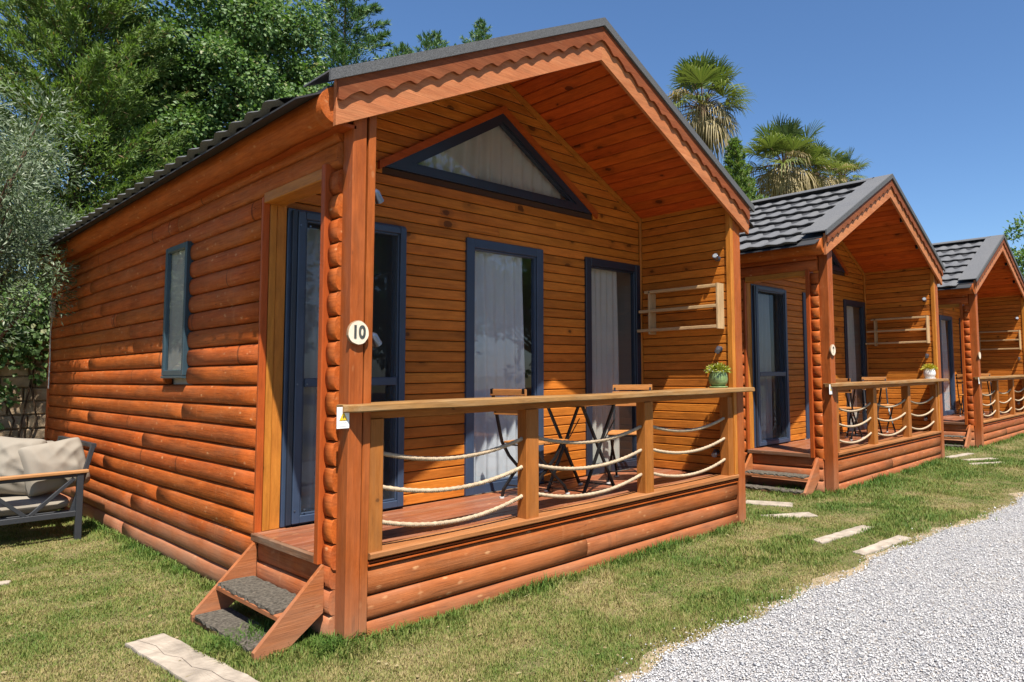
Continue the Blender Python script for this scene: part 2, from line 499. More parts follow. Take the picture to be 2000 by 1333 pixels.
def mesh(verts, faces, mat, name='m', smooth=False):
    me = bpy.data.meshes.new(name)
    me.from_pydata([tuple(v) for v in verts], [], faces)
    me.update()
    if mat is not None:
        me.materials.append(mat)
    if smooth:
        me.polygons.foreach_set('use_smooth', [True] * len(me.polygons))
    return me


def obj(name, me, parent=None, loc=(0, 0, 0), rot=(0, 0, 0)):
    o = bpy.data.objects.new(name, me)
    COL.objects.link(o)
    o.location = loc
    o.rotation_euler = rot
    if parent is not None:
        o.parent = parent
    return o


def tag(o, label=None, cat=None, group=None, kind=None):
    if label:
        o['label'] = label
    if cat:
        o['category'] = cat
    if group:
        o['group'] = group
    if kind:
        o['kind'] = kind
    return o


def thing(name, label, cat, loc=(0, 0, 0), rz=0.0, group=None, rot=None):
    o = bpy.data.objects.new(name, None)
    o.empty_display_size = 0.1
    COL.objects.link(o)
    o.location = loc
    o.rotation_euler = rot if rot else (0, 0, rz)
    return tag(o, label, cat, group)


def cached(key, fn):
    if key not in CACHE:
        CACHE[key] = fn()
    return CACHE[key]


def extrude_profile(prof, L, mat, smooth=False, ends=True, wob=0.0, seed=0):
    """prof: list of (y,z) in order, extruded along X from -L/2 to L/2"""
    n = len(prof)
    v = [(-L / 2, y, z) for y, z in prof] + [(L / 2, y, z) for y, z in prof]
    f = [(i, (i + 1) % n, n + (i + 1) % n, n + i) for i in range(n)]
    if ends:
        f.append(tuple(range(n - 1, -1, -1)))
        f.append(tuple(range(n, 2 * n)))
    me = mesh(v, f, mat)
    if smooth:
        me.polygons.foreach_set('use_smooth', [True] * n + [False] * 2)
    return me


def board_mesh(L, Wd, T, ch, mat):
    """length X, thickness Y, width Z, chamfered long edges"""
    def mk():
        c = min(ch, T * 0.45, Wd * 0.45)
        y, z = T / 2, Wd / 2
        pr = [(-y, -z + c), (-y + c, -z), (y - c, -z), (y, -z + c), (y, z - c), (y - c, z), (-y + c, z), (-y, z - c)]
        v = []
        for s in (-1, 1):
            for a, b in pr:
                v.append((s * (L / 2 - c * 0.6 if False else L / 2), a, b))
        n = 8
        f = [(i, n + i, n + (i + 1) % n, (i + 1) % n) for i in range(n)]
        f.append(tuple(range(n)))
        f.append(tuple(range(2 * n - 1, n - 1, -1)))
        return mesh(v, f, mat)
    return cached(('board', round(L, 3), round(Wd, 3), round(T, 3), ch, mat.name), mk)


ROT = {'X': (0, 0, 0), 'Y': (0, 0, -math.pi / 2), 'Z': (0, -math.pi / 2, 0)}


def board(name, parent, x0, x1, y0, y1, z0, z1, mat, axis='X', ch=0.004):
    """axis aligned board given by its box; local X runs along axis"""
    c = ((x0 + x1) / 2, (y0 + y1) / 2, (z0 + z1) / 2)
    dx, dy, dz = x1 - x0, y1 - y0, z1 - z0
    if axis == 'X':
        me = board_mesh(dx, dz, dy, ch, mat)
    elif axis == 'Y':
        me = board_mesh(dy, dz, dx, ch, mat)
    else:
        me = board_mesh(dz, dx, dy, ch, mat)
    return obj(name, me, parent, c, ROT[axis])


def log_mesh(L, h, bulge, mat, seg=9):
    """half round siding: bulge toward local -Y, sits on plane y=0, height h centred on z"""
    def mk():
        pr = [(0.02, -h / 2), (-0.002, -h / 2 + 0.002)]
        for i in range(1, seg):
            a = math.pi * (i / seg)
            pr.append((-bulge * (math.sin(a) ** 0.62), -math.cos(a) * (h / 2 - 0.002)))
        pr += [(-0.002, h / 2 - 0.002), (0.02, h / 2)]
        n = len(pr)
        ns = max(2, int(L / 0.35))
        rnd = random.Random(int(L * 1000) + int(h * 1e4))
        v = []
        for s in range(ns + 1):
            x = -L / 2 + L * s / ns
            k = 1 + rnd.uniform(-0.05, 0.05) * (0 < s < ns)
            dz = rnd.uniform(-0.002, 0.002) * (0 < s < ns)
            for y, z in pr:
                v.append((x, y * k if y < 0 else y, z + (dz if abs(z) < h * 0.499 else 0)))
        f = []
        for s in range(ns):
            for i in range(n - 1):
                f.append((s * n + i, s * n + i + 1, (s + 1) * n + i + 1, (s + 1) * n + i))
        f = [tuple(reversed(q)) for q in f]
        nf = len(f)
        f.append(tuple(range(n)))
        f.append(tuple(range((ns + 1) * n - 1, ns * n - 1, -1)))
        me = mesh(v, f, mat)
        me.polygons.foreach_set('use_smooth', [True] * nf + [False] * 2)
        return me
    return cached(('log', round(L, 3), round(h, 3), round(bulge, 3), mat.name), mk)


def prism(name, parent, poly, y0, y1, mat, holes=None):
    """polygon in XZ extruded in Y"""
    n = len(poly)
    cx = sum(p[0] for p in poly) / n
    cz = sum(p[1] for p in poly) / n
    key = ('prism', tuple((round(a, 4), round(b, 4)) for a, b in poly), round(y0, 4), round(y1, 4), mat.name)

    def mk():
        v = [(x - cx, y0, z - cz) for x, z in poly] + [(x - cx, y1, z - cz) for x, z in poly]
        f = [tuple(range(n)), tuple(range(2 * n - 1, n - 1, -1))]
        f += [(i, n + i, n + (i + 1) % n, (i + 1) % n) for i in range(n)]
        me = mesh(v, f, mat)
        fix(me)
        return me
    return obj(name, cached(key, mk), parent, (cx, 0, cz))


def fix(me):
    import bmesh
    b = bmesh.new()
    b.from_mesh(me)
    bmesh.ops.recalc_face_normals(b, faces=b.faces)
    b.to_mesh(me)
    b.free()


class MB:
    """collects shapes into one mesh"""

    def __init__(self):
        self.v = []
        self.f = []
        self.sm = []

    def add(self, v, f, smooth=False):
        o = len(self.v)
        self.v += [tuple(p) for p in v]
        self.f += [tuple(i + o for i in q) for q in f]
        self.sm += [smooth] * len(f)

    def box(self, x0, x1, y0, y1, z0, z1):
        v = [(x, y, z) for x in (x0, x1) for y in (y0, y1) for z in (z0, z1)]
        f = [(0, 1, 3, 2), (4, 6, 7, 5), (0, 4, 5, 1), (2, 3, 7, 6), (0, 2, 6, 4), (1, 5, 7, 3)]
        self.add(v, f)

    def tube(self, pts, r, seg=8, caps=True, smooth=True, flat=1.0):
        pts = [Vector(p) for p in pts]
        n = len(pts)
        rr = r if isinstance(r, (list, tuple)) else [r] * n
        up = Vector((0, 0, 1))
        v = []
        d0 = (pts[1] - pts[0]).normalized()
        a = d0.cross(up)
        if a.length < 1e-3:
            a = Vector((1, 0, 0))
        a.normalize()
        for i, p in enumerate(pts):
            d = (pts[min(i + 1, n - 1)] - pts[max(i - 1, 0)]).normalized()
            a = (a - d * a.dot(d)).normalized()
            b = d.cross(a)
            for k in range(seg):
                t = 2 * math.pi * (k + 0.5) / seg
                v.append(p + a * math.cos(t) * rr[i] + b * math.sin(t) * rr[i] * flat)
        f = []
        for i in range(n - 1):
            for k in range(seg):
                f.append((i * seg + k, i * seg + (k + 1) % seg, (i + 1) * seg + (k + 1) % seg, (i + 1) * seg + k))
        self.add(v, f, smooth)
        if caps:
            self.add(v[:seg], [tuple(range(seg - 1, -1, -1))])
            self.add(v[-seg:], [tuple(range(seg))])

    def lathe(self, prof, seg=24, c=(0, 0, 0)):
        v = []
        for r, z in prof:
            for k in range(seg):
                t = 2 * math.pi * k / seg
                v.append((c[0] + r * math.cos(t), c[1] + r * math.sin(t), c[2] + z))
        f = []
        for i in range(len(prof) - 1):
            for k in range(seg):
                f.append((i * seg + k, i * seg + (k + 1) % seg, (i + 1) * seg + (k + 1) % seg, (i + 1) * seg + k))
        self.add(v, f, True)

    def mesh(self, mat, recalc=True):
        me = mesh(self.v, self.f, mat)
        me.polygons.foreach_set('use_smooth', self.sm)
        if recalc:
            fix(me)
        return me


def bigmesh(name, verts, faces_idx, mat, tint=None, extra=None):
    """numpy mesh: verts (n,3), faces (m,k)"""
    me = bpy.data.meshes.new(name)
    nv = len(verts)
    m, k = faces_idx.shape
    me.vertices.add(nv)
    me.vertices.foreach_set('co', verts.astype(np.float32).ravel())
    me.loops.add(m * k)
    me.loops.foreach_set('vertex_index', faces_idx.astype(np.int32).ravel())
    me.polygons.add(m)
    me.polygons.foreach_set('loop_start', (np.arange(m) * k).astype(np.int32))
    me.polygons.foreach_set('loop_total', np.full(m, k, np.int32))
    if tint is not None:
        a = me.attributes.new('tint', 'FLOAT', 'POINT')
        a.data.foreach_set('value', tint.astype(np.float32))
    if extra is not None:
        for nm, arr in extra.items():
            a = me.attributes.new(nm, 'FLOAT', 'POINT')
            a.data.foreach_set('value', arr.astype(np.float32))
    me.materials.append(mat)
    me.update()
    me.validate()
    return me


# ------------------------------------------------------------------ ground, path
GZ = -0.02


def path_edge(x):
    b = -1.40 - 0.075 * (x - 2.0) if x > 2 else -1.40 - 0.05 * (2.0 - x)
    return b + 0.05 * math.sin(x * 1.9) + 0.03 * math.sin(x * 5.3 + 1) + 0.018 * math.sin(x * 13.1)


me = mesh([(-400, -400, GZ), (400, -400, GZ), (400, 400, GZ), (-400, 400, GZ)], [(0, 1, 2, 3)], M['lawn'])
tag(obj('lawn', me), kind='structure')
xs = [-12 + 0.12 * i for i in range(300)] + [24.0 + 1.0 * i for i in range(40)]
vv, ff = [], []
for i, x in enumerate(xs):
    e = path_edge(x)
    vv += [(x, e, GZ + 0.002), (x, e - 0.03, GZ + 0.014), (x, -6.2 - 0.03 * x, GZ + 0.014)]
    if i:
        a = 3 * (i - 1)
        ff += [(a, a + 1, a + 4, a + 3), (a + 1, a + 2, a + 5, a + 4)]
me = mesh(vv, ff, M['gravel'])
fix(me)
tag(obj('gravel_path', me), kind='structure')

vv, ff = [], []
rv = random.Random(77)
for i, x in enumerate(xs):
    e = path_edge(x)
    vv += [(x, e + 0.05 + 0.05 * math.sin(x * 2.7) + 0.04 * math.sin(x * 7.1) + rv.uniform(-.03, .05), GZ + 0.0035), (x, e - 0.06, GZ + 0.0035)]
    if i:
        a = 2 * (i - 1)
        ff.append((a, a + 1, a + 3, a + 2))
me = mesh(vv, ff, simple('sandy_verge', (0.29, 0.225, 0.145), 0.95, spec=0.1, nscale=9, namp=0.25, bscale=70, bstr=0.7))
fix(me)
tag(obj('dirt_verge', me), kind='structure')

# ------------------------------------------------------------------ cabins
XC = 2.03
FY = -0.02          # back of fascia


def zc(x):          # underside of ceiling
    return 4.09 - 0.52 * abs(x - XC)


def zfb(x):         # fascia bottom
    return 3.897 - 0.51 * abs(x - XC)


def ztop(x):        # top of rake cap
    return 4.228 - 0.517 * abs(x - XC)


YW = 1.174          # porch back wall face
YB = 7.65           # rear
WTOP = 2.597


def strip(x0, x1, f0, f1, n=1):
    """closed polygon between two height functions"""
    xsn = [x0 + (x1 - x0) * i / n for i in range(n + 1)]
    return [(x, f0(x)) for x in xsn] + [(x, f1(x)) for x in reversed(xsn)]


def tile_mesh():
    def mk():
        w, L = 0.254, 0.385
        nu = 8
        rows = [(0.0, 0.046), (0.012, 0.050), (0.2, 0.026), (L, 0.004)]
        v = []
        for j, (s, h) in enumerate(rows):
            for i in range(nu + 1):
                t = i / nu
                wv = (0.5 - 0.5 * math.cos(2 * math.pi * t)) ** 1.2
                lip = 0.020 * (0.5 - 0.5 * math.cos(2 * math.pi * t)) if j < 2 else 0
                v.append((s - lip, (t - 0.5) * w, h + 0.020 * wv))
        nb = len(v)
        for i in range(nu + 1):
            x, y, z = v[i]
            v.append((x + 0.030, y, z - 0.036))
        f = []
        for j in range(len(rows) - 1):
            for i in range(nu):
                a = j * (nu + 1) + i
                f.append((a, a + nu + 1, a + nu + 2, a + 1))
        for i in range(nu):
            f.append((i, i + 1, nb + i + 1, nb + i))
        me = mesh(v, f, M['roof'])
        me.polygons.foreach_set('use_smooth', [True] * (len(f) - nu) + [False] * nu)
        return me
    return cached('tile', mk)


SL = math.atan(0.517)


def left_wall(root):
    rnd = random.Random(11)
    zj = [1.39 + 0.14 * k for k in range(-10, 12)]
    for i in range(len(zj) - 1):
        z0, z1 = zj[i], zj[i + 1]
        zm = (z0 + z1) / 2
        y0 = 0.125 if (zm < 0.42 or zm > 2.66) else YW + 0.005
        spans = [(y0, YB)]
        if 1.45 < zm < 2.55:
            spans = [(y0, 2.555), (3.085, YB)]
        for a, b in spans:
            cuts = [a]
            if b - a > 3.2 and rnd.random() < 0.7:
                cuts.append(a + (b - a) * rnd.uniform(0.2, 0.8))
            cuts.append(b)
            for p, q in zip(cuts, cuts[1:]):
                obj('log', log_mesh(q - p - 0.004, z1 - z0, 0.036, M['log']), root, (0.038, (p + q) / 2, zm), ROT['Y'])
    # pillar of short logs beside the corner post
    zp = [1.361 + 0.141 * k for k in range(-10, 10)]
    for a, b in zip(zp, zp[1:]):
        zm = (a + b) / 2
        if zm < 0.42 or zm > 2.66:
            continue
        obj('log', log_mesh(0.105, b - a, 0.036, M['log']), root, (0.040, 0.17, zm), ROT['Y'])
    board('corner_trim', root, -0.018, 0.10, 0.222, 0.272, 0.40, 2.67, M['rtrim'], 'Z')
    board('corner_trim', root, 0.0, 0.045, YB - 0.005, YB + 0.09, -0.06, 2.82, M['rtrim'], 'Z')
    board('corner_trim', root, 0.004, 0.048, YW - 0.026, YW + 0.004, 0.44, 2.64, M['rtrim'], 'Z')


def window_frame(name, root, x0, x1, z0, z1, y0, y1, fw, mat, pane=True, bar=None):
    m = MB()
    m.box(x0, x0 + fw, y0, y1, z0, z1)
    m.box(x1 - fw, x1, y0, y1, z0, z1)
    m.box(x0 + fw, x1 - fw, y0 + 0.001, y1, z1 - fw, z1)
    m.box(x0 + fw, x1 - fw, y0 + 0.001, y1, z0, z0 + fw)
    # inner bead
    b = 0.016
    for a0, a1, c0, c1 in ((x0 + fw, x0 + fw + b, z0 + fw, z1 - fw), (x1 - fw - b, x1 - fw, z0 + fw, z1 - fw),
                           (x0 + fw + b, x1 - fw - b, z1 - fw - b, z1 - fw), (x0 + fw + b, x1 - fw - b, z0 + fw, z0 + fw + b)):
        m.box(a0, a1, y0 + 0.016, y1, c0, c1)
    if bar:
        m.box(x0 + fw + b, x1 - fw - b, y0 + 0.006, y1, bar - 0.03, bar + 0.03)
    me = cached((name, x0, x1, z0, z1), lambda: bev(m.mesh(mat, False), 0.004))
    o = obj(name, me, root)
    return o


def bev(me, w):
    import bmesh
    b = bmesh.new()
    b.from_mesh(me)
    bmesh.ops.bevel(b, geom=list(b.edges), offset=w, segments=1, affect='EDGES', clamp_overlap=True)
    bmesh.ops.recalc_face_normals(b, faces=b.faces)
    b.to_mesh(me)
    b.free()
    return me


def pane_box(root, x0, x1, z0, z1, y, mat=None, name='pane'):
    m = MB()
    m.add([(x0, y, z0), (x1, y, z0), (x1, y, z1), (x0, y, z1)], [(0, 1, 2, 3)])
    return obj(name, cached((name, x0, x1, z0, z1, y), lambda: m.mesh(mat or M['glass'], False)), root)


OPEN = [(0.165, 1.06), (1.638, 2.494), (3.056, 3.894)]
TRI = dict(xc=2.025, hw=1.135, z0=3.045, h=0.729)


def back_wall(root):
    rnd = random.Random(5)
    z = 0.445
    p = 0.0848
    while z < 4.05:
        z1 = z + p
        zm = (z + z1) / 2
        hwd = (zc(XC) - zm) / 0.52
        a, b = max(0.146, XC - hwd + 0.01), min(3.905, XC + hwd - 0.01)
        spans = [(a, b)]
        cut = []
        if zm < WTOP:
            cut = [(s - 0.0, e + 0.0) for s, e in OPEN]
        elif TRI['z0'] - 0.02 < zm < TRI['z0'] + TRI['h']:
            w = TRI['hw'] * (1 - (zm - TRI['z0']) / TRI['h'])
            cut = [(TRI['xc'] - w, TRI['xc'] + w)]
        for s, e in cut:
            ns = []
            for c, d in spans:
                if e <= c or s >= d:
                    ns.append((c, d))
                else:
                    if s > c:
                        ns.append((c, s))
                    if e < d:
                        ns.append((e, d))
            spans = ns
        for c, d in spans:
            if d - c < 0.02:
                continue
            parts = [c]
            if d - c > 1.9 and rnd.random() < 0.75:
                parts.append(c + (d - c) * rnd.uniform(0.25, 0.75))
            parts.append(d)
            for u, v in zip(parts, parts[1:]):
                board('plank', root, u + 0.0008, v - 0.0008, YW + rnd.uniform(0, 0.0025), YW + 0.02, z + 0.003, z1 - 0.003, M['plank'], 'X', 0.0065)
        z = z1
    # backing sheet with the same openings
    m = MB()
    y0, y1 = YW + 0.0235, YW + 0.06
    xs_ = [0.05, 0.165, 1.06, 1.638, 2.494, 3.056, 3.894, 4.03]
    for i in range(0, 7, 2):
        m.box(xs_[i], xs_[i + 1], y0, y1, 0.4, WTOP)
    m.box(0.05, 4.03, y0, y1, WTOP, TRI['z0'])
    t = TRI
    for s in (-1, 1):
        xe = 0.05 if s < 0 else 4.01
        pts = [(xe, t['z0']), (t['xc'] + s * t['hw'], t['z0']), (t['xc'], t['z0'] + t['h']), (t['xc'], 4.1), (xe, 3.08)]
        v = [(x, y0, zz) for x, zz in pts] + [(x, y1, zz) for x, zz in pts]
        n = 5
        m.add(v, [tuple(range(n)), tuple(range(2 * n - 1, n - 1, -1))] + [(i, n + i, n + (i + 1) % n, (i + 1) % n) for i in range(n)])
    obj('wall_backing', cached('backing', lambda: m.mesh(M['back'])), root)


def cabin(i, ox, num):
    root = thing('log_cabin', LAB['cabin'][i], 'cabin', (ox, 0, 0), 0, 'log cabins in a row')
    rnd = random.Random(3)
    left_wall(root)
    # inner lining of the room, so the windows look into a room
    m = MB()
    m.add([(0.1, YW + .065, 0.42), (3.98, YW + .065, 0.42), (3.98, YB - .05, 0.42), (0.1, YB - .05, 0.42)], [(0, 1, 2, 3)])
    m.add([(0.075, YW + .065, 0.3), (0.075, YB - .05, 0.3), (0.075, YB - .05, 3.08), (0.075, YW + .065, 3.08)], [(0, 1, 2, 3)])
    m.add([(4.0, YW + .065, 0.3), (4.0, YB - .05, 0.3), (4.0, YB - .05, 3.08), (4.0, YW + .065, 3.08)], [(0, 1, 2, 3)])
    m.add([(0.07, YB - .05, 0.3), (4.0, YB - .05, 0.3), (4.0, YB - .05, 3.06), (XC, YB - .05, 4.1), (0.07, YB - .05, 3.06)], [(0, 1, 2, 3, 4)])
    obj('room_lining', cached('lining', lambda: m.mesh(M['lining'])), root)
    # right and rear outer walls, plain log rows
    for k in range(-10, 11):
        z0 = 1.39 + 0.14 * k
        obj('log', log_mesh(7.5, 0.14, 0.036, M['log']), root, (4.035, 3.9, z0 + 0.07), (0, 0, math.pi / 2))
    for k in range(-10, 11):
        z0 = 1.39 + 0.14 * k
        obj('log', log_mesh(3.95, 0.14, 0.036, M['log']), root, (XC, YB - 0.01, z0 + 0.07), (0, 0, math.pi))
    prism('gable_panel', root, [(0.05, 2.9), (4.0, 2.9), (4.0, 3.05), (XC, 4.08), (0.05, 3.05)], YB - 0.04, YB + 0.02, M['log'])
    back_wall(root)
    # corner boards at the near wall corner (yellow)
    board('corner_board', root, 0.05, 0.092, YW - 0.03, YW + 0.015, 0.445, 2.645, M['trim'], 'Z', 0.003)
    board('corner_board', root, 0.094, 0.160, YW - 0.022, YW + 0.015, 0.445, 2.645, M['trim'], 'Z', 0.003)
    # header over the side opening
    board('header_beam', root, 0.005, 0.14, 0.275, YW - 0.035, 2.598, 2.668, M['trim'], 'Y', 0.005)
    board('header_board', root, 0.055, 0.135, 0.13, YW - 0.004, 2.672, 2.99, M['rtrim'], 'Y', 0.004)
    # left corner post made of two boards
    board('post', root, 0.034, 0.116, 0.0, 0.118, -0.06, 3.02, M['post'], 'Z', 0.005)
    o = board('post', root, 0.120, 0.166, 0.004, 0.115, -0.06, 3.04, M['post'], 'Z', 0.004)
    o.rotation_euler = (0, -math.pi / 2 + 0.005, 0)
    o.location.x += 0.004
    # right corner post and its trim
    board('post', root, 3.952, 4.068, 0.0, 0.12, -0.06, 3.02, M['post'], 'Z', 0.005)
    board('corner_board', root, 3.898, 3.950, 0.004, 0.06, 0.46, 3.05, M['trim'], 'Z', 0.003)
    # right porch wall planks
    z = 0.445
    while z < 3.1:
        board('plank', root, 3.914 + rnd.uniform(0, 0.0025), 3.936, 0.062, YW - 0.004, z + 0.003, min(z + 0.0848, 3.13) - 0.003, M['plank'], 'Y', 0.0065)
        z += 0.0848
    m = MB()
    m.box(3.94, 4.03, 0.122, YW + 0.02, -0.03, 3.08)
    obj('side_wall_core', cached('sidecore', lambda: m.mesh(M['back'])), root)
    board('corner_moulding', root, 3.882, 3.912, YW - 0.032, YW - 0.003, 0.445, 3.115, M['trim'], 'Z', 0.006)
    # ceiling planks and mouldings
    for s in (-1, 1):
        ang = math.atan(0.52)
        Ls = 1.985 / math.cos(ang)
        n = 19
        w = Ls / n
        for k in range(n):
            d = (k + 0.5) * w
            x = XC + s * d * math.cos(ang)
            zz = zc(x)
            me = board_mesh(YW + 0.03, w - 0.005, 0.02, 0.0065, M['ceil'])
            o = obj('ceiling_plank', me, root)
            # local X along depth, local Z across slope, local -Y facing down
            cz = Vector((s * math.cos(ang), 0, -math.sin(ang)))
            cx = Vector((0, 1, 0))
            cy = cz.cross(cx)
            if cy.z < 0:
                cx = -cx
                cy = cz.cross(cx)
            mt = Matrix((cx, cy, cz)).transposed().to_4x4()
            o.matrix_local = Matrix.Translation(Vector((x, (YW + 0.03) / 2 - 0.016, zz + 0.012 + rnd.uniform(0, 0.002)))) @ mt
        xe = 0.15 if s < 0 else 3.89
        prism('ceiling_moulding', root, strip(XC + s * 0.001, xe, lambda x: zc(x) - 0.052, lambda x: zc(x) - 0.002), YW - 0.028, YW - 0.003, M['trim'])
    # roof deck
    for s in (-1, 1):
        xe = XC + s * 2.17
        prism('roof_deck', root, strip(XC + s * 0.0005, xe, lambda x: zc(x) + 0.028, lambda x: zc(x) + 0.062), -0.018, YB + 0.12, M['roofdark'])
        xg = XC + s * 2.318
        prism('drip_edge', root, strip(XC + s * 2.16, xg, lambda x: ztop(x) - 0.112, lambda x: ztop(x) - 0.102), 0.0, YB + 0.12, M['roofdark'])
        # fascia: lower orange board and scalloped upper board
        xf = XC + s * 2.125
        prism('fascia_board', root, strip(XC + s * 0.0005, xf, zfb, lambda x: zfb(x) + 0.258), -0.050, -0.0205, M['fascia'])
        npt = 224
        per = 0.152

        def scal(x):
            t = ((abs(x - XC)) / per) % 1.0
            w = math.sin(2 * math.pi * t) + 0.28 * math.sin(4 * math.pi * t + 0.9)
            return zfb(x) + 0.146 + 0.0135 * w
        prism('scalloped_trim', root, strip(XC + s * 0.0005, xf - s * 0.004, scal, lambda x: zfb(x) + 0.262, npt), -0.072, -0.0505, M['fascia2'])
        xk = XC + s * 2.178
        prism('rake_cap', root, strip(XC + s * 0.0005, xk, lambda x: ztop(x) - 0.064, ztop), -0.092, -0.0725, M['cap'])
        prism('rake_flange', root, strip(XC + s * 0.0005, xk, lambda x: ztop(x) - 0.012, lambda x: ztop(x) - 0.002), -0.0722, 0.24, M['roof'])
    # ridge cap
    m = MB()
    rp = []
    for a in range(9):
        t = math.pi * a / 8
        rp.append((math.cos(t) * 0.11, math.sin(t) * 0.055))
    v = [(XC + x, y, 4.165 + zz) for y in (0.165, YB + 0.15) for x, zz in rp]
    m.add(v, [(k, k + 1, 10 + k, 9 + k) for k in range(8)], True)
    obj('ridge_cap', cached('ridge', lambda: m.mesh(M['roof'])), root)
    # tiles, left slope as single tiles
    tm = tile_mesh()
    ncol, nrow = 30, 7
    ux, uz = math.cos(SL), math.sin(SL)
    x_e, z_e = XC - 2.295, ztop(XC - 2.295) - 0.104
    for r in range(nrow):
        for c in range(ncol):
            s = r * 0.3655
            o = obj('roof_tile', tm, root, (x_e + ux * s, 0.36 + c * 0.2505, z_e + uz * s + rnd.uniform(-0.002, 0.002)))
            o.rotation_euler = (0, -SL, rnd.uniform(-0.004, 0.004))
    # right slope joined
    src = np.array([q.co[:] for q in tm.vertices])
    key = 'rtiles'
    if key not in CACHE:
        m = MB()
        fc = [tuple(p.vertices) for p in tm.polygons]
        for r in range(nrow):
            for c in range(ncol):
                s = r * 0.3655
                px, pz = 2 * XC - (x_e + ux * s), z_e + uz * s
                v = [(px - (ux * q[0] - uz * q[2]), 0.36 + c * 0.2505 + q[1], pz + uz * q[0] + ux * q[2]) for q in src]
                m.add(v, fc, True)
        CACHE[key] = m.mesh(M['roof'])
    tag(obj('roof_tiles', CACHE[key], root), kind='stuff')
    # eave logs and soffits
    for s in (-1, 1):
        pr = [(0.0, -0.106)]
        for a in range(1, 13):
            t = math.pi * a / 13
            pr.append((-0.106 * math.sin(t), -0.106 * math.cos(t)))
        pr.append((0.0, 0.106))
        Lh = YB + 0.1 - FY
        key = ('eave',)

        def mk():
            r2 = random.Random(8)
            ns = 40
            n = len(pr)
            v = []
            for q in range(ns + 1):
                x = -Lh / 2 + Lh * q / ns
                k = 1 + r2.uniform(-0.035, 0.035)
                dz = r2.uniform(-0.004, 0.004)
                v += [(x, y * k, zz + dz) for y, zz in pr]
            f = []
            for q in range(ns):
                for a in range(n):
                    f.append((q * n + a, (q + 1) * n + a, (q + 1) * n + (a + 1) % n, q * n + (a + 1) % n))
            nf = len(f)
            f.append(tuple(range(n)))
            f.append(tuple(range((ns + 1) * n - 1, ns * n - 1, -1)))
            me = mesh(v, f, M['log'])
            me.polygons.foreach_set('use_smooth', [True] * nf + [False] * 2)
            fix(me)
            return me
        x = -0.062 if s < 0 else 2 * XC + 0.062
        obj('eave_log', cached(key, mk), root, (x, FY + Lh / 2, 2.936), (0, 0, -math.pi / 2 if s < 0 else math.pi / 2))
        if s < 0:
            board('soffit_board', root, -0.060, 0.05, 0.0, YB + 0.05, 2.838, 2.858, M['rtrim'], 'Y')
        else:
            board('soffit_board', root, 2 * XC - 0.02, 2 * XC + 0.06, 0.125, YB + 0.05, 2.838, 2.858, M['rtrim'], 'Y')
    # front log apron
    for z0, z1 in ((0.220, 0.378), (0.0855, 0.220), (-0.055, 0.0855)):
        xs2 = [0.168, 3.950]
        if 0.05 < z0 < 0.15:
            xs2 = [0.168, 1.9, 3.950]
        for a, b in zip(xs2, xs2[1:]):
            obj('log', log_mesh(b - a - 0.004, z1 - z0, 0.042, M['flog'], 10), root, ((a + b) / 2, 0.055, (z0 + z1) / 2))
    m = MB()
    m.box(0.16, 3.95, 0.078, 0.16, -0.05, 0.40)
    obj('apron_core', cached('apron', lambda: m.mesh(M['back'])), root)
    board('apron_strip', root, 0.17, 3.948, 0.010, 0.075, 0.381, 0.392, M['rtrim'], 'X', 0.002)
    board('apron_strip', root, 0.17, 3.948, 0.022, 0.075, 0.396, 0.408, M['rtrim'], 'X', 0.002)
    board('sill_board', root, 0.172, 3.948, -0.006, 0.165, 0.422, 0.457, M['sill'], 'X', 0.006)
    # deck boards
    y = 0.168
    k = 0
    while y < YW - 0.01:
        y1 = min(y + 0.118, YW - 0.002)
        board('deck_board', root, 0.012, 3.91, y + 0.0025, y1 - 0.0025, 0.405 + 0.0012 * (k % 2), 0.440 + 0.001 * (k % 3), M['deck'], 'X', 0.004)
        y = y1
        k += 1
    board('deck_edge', root, -0.020, 0.010, 0.275, YW - 0.03, 0.398, 0.443, M['deckedge'], 'Y', 0.004)
    # windows
    for (a, b) in OPEN[1:]:
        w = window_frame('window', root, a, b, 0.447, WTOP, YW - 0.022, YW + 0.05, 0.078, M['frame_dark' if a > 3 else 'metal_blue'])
        pane_box(w, a + 0.08, b - 0.08, 0.527, WTOP - 0.08, YW + 0.022)
    # door: jamb, glazed leaf behind, framed insect screen in front
    d = window_frame('door', root, 0.165, 1.06, 0.447, WTOP, YW - 0.03, YW + 0.05, 0.055, M['metal_blue'])
    pane_box(d, 0.223, 1.0, 0.51, WTOP - 0.065, YW + 0.03)
    fl = window_frame('screen_frame', d, 0.222, 1.045, 0.462, WTOP - 0.02, YW - 0.068, YW - 0.034, 0.05, M['metal_blue'], bar=1.40)
    pane_box(d, 0.27, 0.997, 0.512, WTOP - 0.07, YW - 0.05, M['screen'], 'insect_screen')
    board('screen_channel', d, 0.187, 0.219, YW - 0.060, YW - 0.0305, 0.462, WTOP - 0.02, M['frame_dark'], 'Z', 0.003)
    m = MB()
    for z_ in (0.55, 1.39, 2.48):
        for x_ in (0.235, 0.30):
            m.tube([(x_, YW - 0.072, z_), (x_, YW - 0.067, z_)], 0.006, 8)
    obj('screws', cached('screws', lambda: m.mesh(M['chrome'])), d)
    # gable window
    t = TRI

    def tri(inset):
        k = inset
        sl = t['h'] / t['hw']
        nrm = math.sqrt(1 + sl * sl)
        z0 = t['z0'] + k
        top = t['z0'] + t['h'] - k * nrm
        hw = (top - z0) / sl
        return [(t['xc'] - hw, z0), (t['xc'] + hw, z0), (t['xc'], top)]

